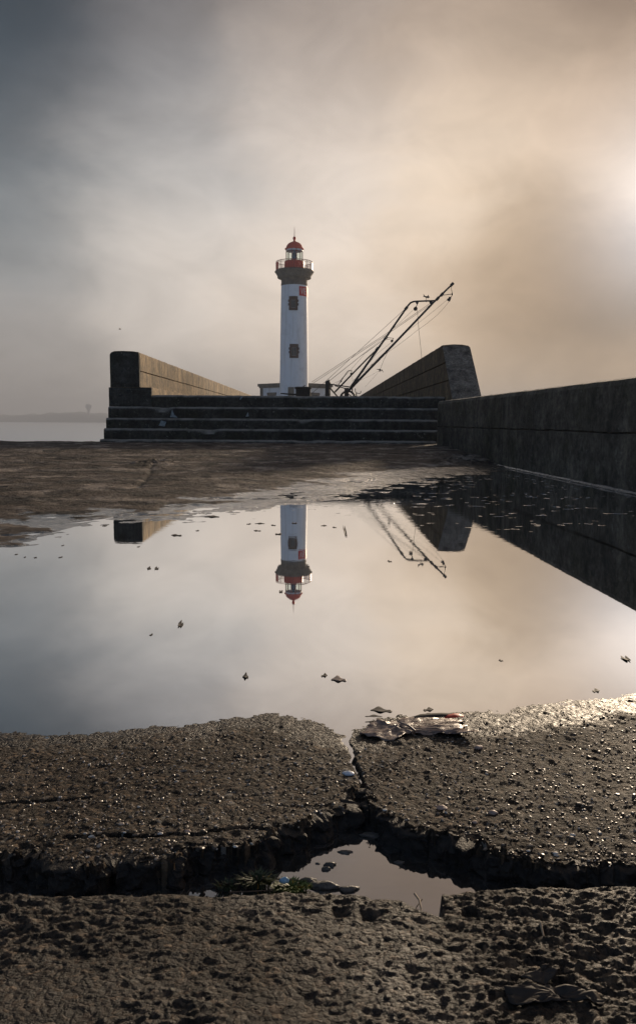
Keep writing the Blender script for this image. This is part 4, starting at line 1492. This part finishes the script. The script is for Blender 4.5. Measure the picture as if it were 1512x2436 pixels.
# ------------------------------------------------------------------ foreground leaf
def big_leaf():
    c = gnd(1000, 1722, .012)
    u = 0.001
    # outline in photo pixels, laid on the slab plane, with height added by folds
    ol = [(852, 1727), (866, 1716), (880, 1706), (892, 1700), (905, 1697), (925, 1700), (940, 1697), (952, 1692), (968, 1690), (990, 1692), (1010, 1688), (1032, 1691), (1060, 1690), (1085, 1694), (1105, 1700), (1090, 1706),
          (1112, 1714), (1098, 1722), (1118, 1733), (1140, 1744), (1105, 1744), (1085, 1742), (1062, 1741), (1045, 1736), (1025, 1739), (1005, 1735), (985, 1731), (962, 1735), (950, 1744), (935, 1748), (915, 1745), (900, 1740), (880, 1737), (868, 1733)]
    P = [gnd(a, b, .014) for a, b in ol]
    mbm = MB()
    # fan of rings toward the vein centre so the blade can fold
    cc = gnd(948, 1718, .014)
    rings = 9
    n0 = len(P)
    dens = []
    for a, b in zip(P, P[1:] + P[:1]):
        for q in range(4):
            dens.append(a.lerp(b, q / 4))
    n = len(dens)
    vs = []
    for r in range(rings + 1):
        t = r / rings
        for p in dens:
            q = cc.lerp(p, t)
            ang = math.atan2(q.y - cc.y, q.x - cc.x)
            fold = .0010 * math.cos(ang * 5 + .6) * t + .0022 * mnoise.noise(Vector((q.x * 34, q.y * 60, 1))) + .003 * mnoise.noise(Vector((q.x * 110, q.y * 140, 4)))
            ridge = .003 * math.exp(-((q.x - cc.x - (cc.y - q.y) * .9) / .006) ** 2)
            edge = .002 * max(0, t - .75) * 4 * max(0, mnoise.noise(Vector((q.x * 22, q.y * 30, 8))) + .2)
            near_edge = .005 * math.exp(-((q.x - .215) / .035) ** 2) * max(0, (cc.y - q.y) / .03) if q.y < cc.y else 0
            vs.append((q.x, q.y, max(zg(q.x, q.y), 0.0) + .0022 + fold + ridge + edge + near_edge))
    fs = []
    for r in range(rings):
        for j in range(n):
            k2 = (j + 1) % n
            a, b, c_, d = r * n + j, r * n + k2, (r + 1) * n + k2, (r + 1) * n + j
            fs.append((a, d, c_) if r == 0 else (a, d, c_, b))
    me_b = MB().add(vs, fs)
    return me_b, cc


mbl, lc = big_leaf()
LF = thing("fallen_leaf", "large brown crumpled plane leaf lying on the slab at the puddle edge", "leaf", (lc.x, lc.y, .015))
bl = part(mbl, "blade", "dead_leaf", LF, True)
sol = bl.modifiers.new("thickness", 'SOLIDIFY')
sol.thickness = .0008
stem_pts = [gnd(948, 1717, .026), gnd(972, 1726, .030), gnd(985, 1737, .026), gnd(982, 1745, .020)]
part(MB().tube(stem_pts, [.0012, .0015, .0018, .0022], 8), "stem", "dead_leaf", LF, True)
# curled lobe standing up behind, dark inside with its red underside
def curl(pts_px, z0, h, mat, name, root, lift=.004):
    n = len(pts_px)
    vs, fs = [], []
    for i_, (a, b) in enumerate(pts_px):
        p = gnd(a, b, z0)
        t = i_ / (n - 1)
        hh = h * math.sin(math.pi * min(max(t, .03), .97)) ** .8
        for k2 in range(5):
            q = k2 / 4
            vs.append((p.x, p.y - .004 * math.sin(q * math.pi) + .006 * q, z0 + lift + hh * q))
    for i_ in range(n - 1):
        for k2 in range(4):
            fs.append((i_ * 5 + k2, (i_ + 1) * 5 + k2, (i_ + 1) * 5 + k2 + 1, i_ * 5 + k2 + 1))
    o_ = part(MB().add(vs, fs), name, mat, root, True)
    s_ = o_.modifiers.new("thickness", 'SOLIDIFY')
    s_.thickness = .0008
    return o_


curl([(985, 1714), (1000, 1712), (1030, 1712), (1050, 1712), (1075, 1712), (1092, 1711), (1104, 1710)], .0125, .0048, "debris_dark", "curled_lobe", LF)
curl([(1056, 1713.5), (1068, 1714), (1080, 1713), (1092, 1712), (1102, 1711.5)], .013, .0045, "leaf_red", "red_lobe", LF)["label"] = "small red lobe glowing on the brown leaf"


# ------------------------------------------------------------------ small curled leaves and debris on the water
def flake(cx, cy, wpx, hpx, z, name, label, cat, group=None, mat="debris_dark", seed=0, tall=.25):
    c = gnd(cx, cy, z)
    e = gnd(cx + wpx / 2, cy, z)
    hw = (e - c).length * .82
    dy_ = abs(gnd(cx, cy - hpx / 2, z).y - c.y)
    rr = random.Random(seed * 31 + 5)
    vs, fs = [], []
    nu, nv = 12, 6
    ph = rr.uniform(0, 6)
    for i_ in range(nu + 1):
        u = i_ / nu * 2 - 1
        wv = math.sqrt(max(0, 1 - u * u)) * (.75 + .35 * math.sin(u * 5 + ph))
        for j_ in range(nv + 1):
            v_ = j_ / nv * 2 - 1
            x = u * hw
            y = v_ * dy_ * max(wv, .05) + .3 * dy_ * math.sin(u * 2.2 + ph)
            zz = hw * min(tall, 1.2) * .45 * (1.0 * v_ * v_ * wv + .25 * u * u + .35 * math.sin(u * 4 + ph)) + .0006
            vs.append((x, y, max(zz, 0.0004)))
    for i_ in range(nu):
        for j_ in range(nv):
            a = i_ * (nv + 1) + j_
            fs.append((a, a + 1, a + nv + 2, a + nv + 1))
    mb = MB().add([(c.x + a, c.y + b, z + d) for a, b, d in vs], fs)
    o_ = mb.build(name, mat, origin=(c.x, c.y, z), smooth=True)
    s_ = o_.modifiers.new("thickness", 'SOLIDIFY')
    s_.thickness = max(.0006, hw * .03)
    return tag(o_, label, cat, group)


G = "scraps floating on the puddle"
flake(584, 1610, 18, 12, 0, "leaf_scrap", "dark leaf scrap floating mid puddle below the lighthouse reflection, left of the paired curls", "leaf", G, seed=1, tall=.5)
flake(771, 1607, 18, 8, 0, "leaf_scrap", "small curled leaf floating just left of the longer curled leaf", "leaf", G, seed=2, tall=.25)
flake(805, 1617, 44, 12, 0, "leaf_scrap", "longer pale edged curled leaf floating in the near middle of the puddle", "leaf", G, "dead_leaf", seed=3, tall=.12)
flake(430, 1485, 16, 14, 0, "leaf_scrap", "dark curled leaf scrap floating alone in the left middle of the puddle", "leaf", G, seed=4, tall=.5)
flake(360, 1510, 9, 5, 0, "leaf_scrap", "tiny speck floating below left of the dark curled scrap", "leaf", G, seed=5)
flake(820, 1262, 7, 26, 0, "leaf_scrap", "thin upright leaf scrap floating right of the tower reflection", "leaf", G, seed=6, tall=2.6)
flake(1486, 1567, 20, 12, 0, "leaf_scrap", "brown leaf scrap floating near the right edge of the puddle", "leaf", G, seed=7, tall=.5)
flake(926, 1335, 12, 4, 0, "leaf_scrap", "tiny flat scrap floating between lantern and crane reflections", "leaf", G, seed=8)
flake(1416, 1643, 22, 8, 0, "leaf_scrap", "dark flat scrap floating close to the right near shore", "leaf", G, seed=9)
flake(1190, 1571, 12, 4, 0, "leaf_scrap", "pale tiny scrap floating in the warm right part of the puddle", "leaf", G, seed=10)
for sx in (355, 373):
    flake(sx, 1352, 13, 5, 0, "leaf_scrap", "one of two tiny dark specks floating side by side under the left parapet reflection", "leaf", G, seed=int(sx), tall=.5)
flake(668, 1407, 11, 5, 0, "leaf_scrap", "tiny dark speck floating left of the lantern reflection", "leaf", G, seed=13, tall=.5)
flake(906, 1690, 62, 12, 0.0, "leaf_scrap", "long dark leaf edge floating behind the big brown leaf", "leaf", G, seed=14, tall=.10)
flake(1018, 1688, 30, 8, 0.0, "leaf_scrap", "short dark leaf edge floating right behind the big brown leaf", "leaf", G, seed=15, tall=.12)
flake(40, 1745, 24, 8, 0.004, "leaf_scrap", "black flat scrap washed up at the left end of the near shore", "leaf", G, seed=16, tall=.15)
flake(888, 1704, 50, 5, 0.004, "leaf_scrap", "thin black sliver at the left tip of the big brown leaf", "leaf", G, seed=17, tall=.06)
# thin floating debris near the far shore
fd = [(420, 1273, 46, 4), (618, 1245, 40, 3), (650, 1249, 20, 3), (662, 1270, 26, 4), (612, 1262, 30, 3), (770, 1250, 24, 3), (795, 1254, 16, 3), (505, 1229, 60, 4), (700, 1244, 22, 3), (592, 1246, 18, 3),
      (85, 1326, 14, 3), (60, 1325, 9, 3), (40, 1318, 10, 3), (145, 1325, 12, 4), (150, 1297, 8, 3), (330, 1300, 10, 3), (250, 1250, 18, 4), (470, 1262, 14, 3), (985, 1222, 18, 3)]
for q, (a, b, w, h) in enumerate(fd):
    flake(a, b, w * .72, h * .8, 0.0005, "twig_scrap", "short dark bit of debris floating near the far shore of the puddle", "debris", "debris along the far shore", seed=40 + q, tall=.06)


# ------------------------------------------------------------------ stones, shells, twigs near the camera
def pebble(cx, cy, wpx, flat, mat, label, cat="pebble", group=None, z=None, seed=0, name="pebble", elong=.7, rough=.18, rot=0.0):
    p = on_ground(cx, cy) if z is None else gnd(cx, cy, z)
    zb_ = p.z
    hw = abs(gnd(cx + wpx / 2, cy, zb_).x - gnd(cx, cy, zb_).x)
    import bmesh
    bm = bmesh.new()
    bmesh.ops.create_icosphere(bm, subdivisions=3, radius=1.0)
    for v in bm.verts:
        n_ = 1 + rough * 2 * mnoise.noise(v.co * 1.3 + Vector((seed * 3.7, 0, 0))) + rough * .6 * mnoise.noise(v.co * 4 + Vector((seed, 5, 0)))
        v.co = Vector((v.co.x * hw * n_, v.co.y * hw * elong * n_, max(v.co.z, -.45) * hw * flat * n_))
        v.co.rotate(Matrix.Rotation(rot, 3, 'Z'))
    me_ = bpy.data.meshes.new(name)
    bm.to_mesh(me_)
    bm.free()
    me_.shade_smooth()
    me_.materials.append(MAT[mat])
    o_ = bpy.data.objects.new(name, me_)
    col.objects.link(o_)
    o_.location = (p.x, p.y, zb_ + hw * flat * .3)
    return tag(o_, label, cat, group)


pebble(828, 1840, 26, .35, "shell_white", "white shell fragment lying beside the crack below the big leaf", "shell", name="shell", seed=2, elong=.8)
pebble(677, 2096, 22, .75, "pebble_blue", "pale blue rounded pebble nested in the green plants of the gap", "pebble", z=-.003, seed=3)
GP = "pale pebbles bedded in the far slab"
for q, (a, b, w, m_, lb) in enumerate([
        (216, 1990, 20, "pebble_white", "white pebble left on the thin crack of the left slab half"),
        (297, 1980, 9, "pebble_white", "small white pebble standing on the thin crack, second from left"),
        (381, 1983, 14, "pebble_white", "white pebble at the middle of the thin crack on the left slab half"),
        (331, 1919, 9, "pebble_white", "tiny white pebble well above the thin crack on the left slab half"),
        (446, 1977, 14, "pebble_pink", "grey pink pebble near the right end of the thin crack"),
        (1051, 1924, 26, "pebble_pink", "broad pinkish flat stone on the slab right of the main crack"),
        (1172, 1934, 22, "pebble_pink", "flat pale stone right of the broad pinkish stone"),
        (1361, 1986, 13, "pebble_white", "round white pebble on the far right slab"),
        (1255, 2024, 10, "pebble_white", "small white pebble near the slab edge, left of its twin"),
        (1320, 2030, 13, "pebble_white", "white pebble near the slab edge on the far right"),
        (1128, 1956, 14, "pebble_pink", "small pink stone between the broad stones and the gap"),
        (1184, 2030, 16, "pebble_white", "pale flat pebble right at the black slab edge"),
        (1137, 1779, 22, "pebble_pink", "flat pink pebble below the right tip of the big leaf"),
        (915, 1927, 12, "pebble_white", "small pale stone right beside the top of the gap"),
        (1108, 2008, 8, "pebble_white", "tiny pale pebble above the sloping slab edge"),
        (560, 2014, 12, "pebble_white", "pale pebble at the broken left slab edge")]):
    pebble(a, b, w, .45, m_, lb, group=GP, seed=20 + q)
GR = "broken stones lying in the water of the gap"
for q, (a, b, w, fl, lb, z_) in enumerate([
        (783, 2058, 26, .5, "dark flat stone with a pale tip in the gap water, topmost of the small group", -0.036),
        (775, 2068, 20, .6, "dark wet stone in the gap water below the flat one", -0.038),
        (755, 2055, 12, .5, "tiny round stone alone in the gap water", -0.036),
        (770, 2110, 64, .35, "large grey wet rock at the water edge right of the plants", -0.040),
        (828, 2117, 48, .35, "grey wet rock with bright rim right of the large rock", -.050),
        (735, 2100, 40, .5, "dark angular rock right beside the green plants", -0.038),
        (948, 2052, 24, .3, "small black stone under the black slab edge right of the gap water", -0.036),
        (880, 1988, 46, .25, "flat grey stone lying in the top of the gap", -.045),
        (820, 2028, 34, .25, "flat dark stone left in the gap water under the top stone", -0.035)]):
    pebble(a, b, w, fl, "stone_grey", lb, "stone", GR, z=-.0135, seed=60 + q, name="stone", elong=.45, rough=.3)
# chunks broken off the slab corner, dark
for q, (a, b, w, lb) in enumerate([(845, 1902, 30, "black broken chunk jammed in the top of the main crack"), (812, 1945, 46, "black broken chunk under the left slab corner"),
                                   (760, 1972, 60, "black broken chunk left of the gap water"), (905, 1950, 36, "black broken chunk under the right slab corner")]):
    pebble(a, b, w, .45, "stone_black", lb, "stone", "chunks fallen off the slab corner", z=-.012, seed=80 + q, name="slab_chunk", elong=.5, rough=.4)

# exposed aggregate of the far slab: thousands of flat little stones, half sunk
def gravel():
    rr = np.random.default_rng(5)
    n = 9000
    yy = .74 + .52 * rr.random(n) ** 1.15
    xx = (rr.random(n) * 2 - 1) * (.08 + .44 * yy)
    size = .0010 + .0017 * rr.random(n) ** 2.2 + .0018 * (rr.random(n) > .975)
    sx = np.array(xs); sy = np.array(ys)
    ix = np.clip(np.searchsorted(sx, xx), 2, nx - 3); iy = np.clip(np.searchsorted(sy, yy), 2, ny - 3)
    zz = Z[iy, ix]
    ok = (sdt[iy, ix] > .004) & (sdp[iy, ix] > .004) & (zz > .004)
    vs_, fs_ = [], []
    for x, y, z, r_ in zip(xx[ok], yy[ok], zz[ok], size[ok]):
        k_ = rr.integers(5, 8)
        a0 = rr.random() * 6.28
        el = .45 + .5 * rr.random()
        ro = rr.random() * 3.14
        tx, ty = (rr.random(2) - .5) * .5
        o_ = len(vs_)
        h_ = r_ * (.22 + .35 * rr.random())
        for lev_, sc_ in ((-.6, 1.0), (.45, .95), (1.0, .55)):
            for q in range(k_):
                a = a0 + 6.283 * q / k_
                u, v_ = math.cos(a) * sc_, math.sin(a) * el * sc_
                px_, py_ = (u * math.cos(ro) - v_ * math.sin(ro)) * r_, (u * math.sin(ro) + v_ * math.cos(ro)) * r_
                vs_.append((x + px_, y + py_, z + h_ * lev_ + (px_ * tx + py_ * ty) + .0002))
        for lv in range(2):
            for q in range(k_):
                q2 = (q + 1) % k_
                fs_.append((o_ + lv * k_ + q, o_ + lv * k_ + q2, o_ + (lv + 1) * k_ + q2, o_ + (lv + 1) * k_ + q))
        fs_.append(tuple(o_ + 2 * k_ + q for q in range(k_)))
    me_ = bpy.data.meshes.new("gravel")
    me_.from_pydata(vs_, [], fs_)
    m, k, out = material("aggregate")
    isl = k.n('ShaderNodeNewGeometry').outputs['Random Per Island']
    c = k.ramp(isl, [(0.0, (0.035, 0.025, 0.017)), (0.45, (0.12, 0.088, 0.060)), (0.75, (0.26, 0.20, 0.145)), (0.93, (0.40, 0.32, 0.25)), (1.0, (0.58, 0.54, 0.48))])
    princ(k, out, c, 0.42, None, spec=0.5)
    me_.materials.append(m)
    o2 = bpy.data.objects.new("gravel", me_)
    col.objects.link(o2)
    tag(o2, "flat little stones showing in the weathered surface of the far slab", "gravel", kind="stuff")


gravel()


# twigs
def twig(pts, z, r, mat, label, lifts=None):
    P = []
    for q, (a, b) in enumerate(pts):
        p = on_ground(a, b) if z is None else gnd(a, b, z)
        p.z += r + (lifts[q] if lifts else 0)
        P.append(p)
    rs_ = [r * (1 - .6 * q / (len(P) - 1)) for q in range(len(P))]
    c = P[0].copy()
    return tag(MB().tube(P, rs_, 7).build("twig", mat, origin=tuple(c), smooth=True), label, "twig")


twig([(1284, 2209), (1288, 2222), (1293, 2236), (1299, 2246)], ZS + .004, .0012, "twig_pale", "pale curved twig standing on the near slab at the right", [.004, .002, 0, 0])
twig([(985, 2135), (996, 2150), (1001, 2170), (998, 2180), (1020, 2190), (1050, 2207)], ZS, .0011, "twig_pale", "pale forked twig at the tip of the gap water in the near slab", [.003, .003, .002, .001, 0, 0])
twig([(1240, 2155), (1258, 2165), (1272, 2175)], ZS + .002, .0007, "twig_brown", "thin brown twig on the near slab right of the square hole")
twig([(1003, 2140), (990, 2158), (985, 2172)], ZS + .001, .0006, "twig_brown", "short thin twig crossing the forked pale twig")
twig([(640, 2092), (690, 2094), (735, 2096)], -.008, .0009, "twig_brown", "straight dark twig lying behind the green plants")
twig([(545, 2124), (610, 2121), (650, 2118)], -.006, .0008, "twig_brown", "dark twig lying in front of the plants along the near slab edge")

# dark crumpled leaf at lower right corner
def dark_leaf():
    root_c = gnd(1290, 2380, ZS)
    T = thing("fallen_leaf", "black crumpled leaf with raised tip on the near slab at the lower right", "leaf", tuple(root_c))
    mb1 = MB()
    ol = [(1232, 2352), (1255, 2340), (1285, 2332), (1312, 2322), (1326, 2318), (1330, 2330), (1318, 2348), (1290, 2362), (1262, 2360)]
    ol2 = [(1196, 2372), (1240, 2362), (1290, 2366), (1330, 2368), (1372, 2372), (1412, 2380), (1438, 2402), (1430, 2414), (1395, 2398), (1350, 2396), (1300, 2404), (1250, 2412), (1210, 2402)]
    for L_, base_l, hi, nm in ((ol, .003, .010, "raised_tip"), (ol2, .002, .007, "blade")):
        P = [gnd(a, b, ZS) for a, b in L_]
        cc_ = sum(P, Vector()) / len(P)
        dens = []
        for a, b in zip(P, P[1:] + P[:1]):
            dens += [a.lerp(b, q / 5) for q in range(5)]
        n_ = len(dens)
        vs_, fs_ = [], []
        for r_ in range(7):
            t = r_ / 6
            for p in dens:
                q = cc_.lerp(p, t)
                vs_.append((q.x, q.y, zg(q.x, q.y) + base_l + hi * (.4 + .6 * mnoise.noise(Vector((q.x * 40, q.y * 60, 2)))) * (1 - .5 * t) + .002 * mnoise.noise(Vector((q.x * 160, q.y * 160, 2)))))
        for r_ in range(6):
            for j_ in range(n_):
                k2 = (j_ + 1) % n_
                fs_.append((r_ * n_ + j_, (r_ + 1) * n_ + j_, (r_ + 1) * n_ + k2, r_ * n_ + k2))
        o_ = part(MB().add(vs_, fs_), nm, "debris_dark", T, True)
        s_ = o_.modifiers.new("thickness", 'SOLIDIFY')
        s_.thickness = .0008


dark_leaf()

# green plants in the gap
def plant(cx, cy, wpx, h, n, mat, label, seed, yellow=2):
    b = gnd(cx, cy, -.012)
    hw = abs(gnd(cx + wpx / 2, cy, -.012).x - b.x)
    T = thing("plant", label, "plant", tuple(b), "small plants growing in the gap")
    mb_ = MB()
    blades(mb_, tuple(b), n, h, hw, .0022, .9, seed)
    part(mb_, "leaves", mat, T)
    if yellow:
        my = MB()
        blades(my, tuple(b), yellow, h * .95, hw, .0022, .6, seed + 50)
        part(my, "yellow_leaves", "blade_yellow", T)
    ms = MB()
    rr = random.Random(seed)
    for q in range(5):
        a = rr.uniform(-1, 1)
        ms.tube([b + Vector((a * hw * .3, 0, -.02)), b + Vector((a * hw * .6, .002, h * .2)), b + Vector((a * hw, .004 * rr.uniform(-1, 1), h * .6))], .0007, 5)
    part(ms, "stems", "twig_brown", T)


plant(540, 2116, 46, .011, 60, "blade_dark_green", "dark sparse little plant at the left end of the plants in the gap", 11, 2)
plant(612, 2108, 76, .017, 150, "blade_dark_green", "taller dark green plant with thin stems in the middle of the gap plants", 12, 5)
plant(692, 2114, 92, .0085, 330, "blade_green", "bright green cushion of pointed leaves with yellow tips around the blue pebble", 13, 26)

# ------------------------------------------------------------------ haze
HAZE = True
if HAZE:
    mb = MB().box((0, 700, 14.5), (4000, 1600, 41))
    hm = bpy.data.materials.new("haze")
    hm.use_nodes = True
    hm.node_tree.nodes.clear()
    k = NT(hm.node_tree)
    out = k.n('ShaderNodeOutputMaterial')
    pv = k.n('ShaderNodeVolumePrincipled')
    pv.inputs['Color'].default_value = (0.75, 0.80, 0.88, 1)
    pv.inputs['Density'].default_value = 0.0012
    pv.inputs['Anisotropy'].default_value = 0.0
    hm.node_tree.links.new(pv.outputs[0], out.inputs['Volume'])
    MAT["haze"] = hm
    tag(mb.build("haze", "haze"), kind="stuff")
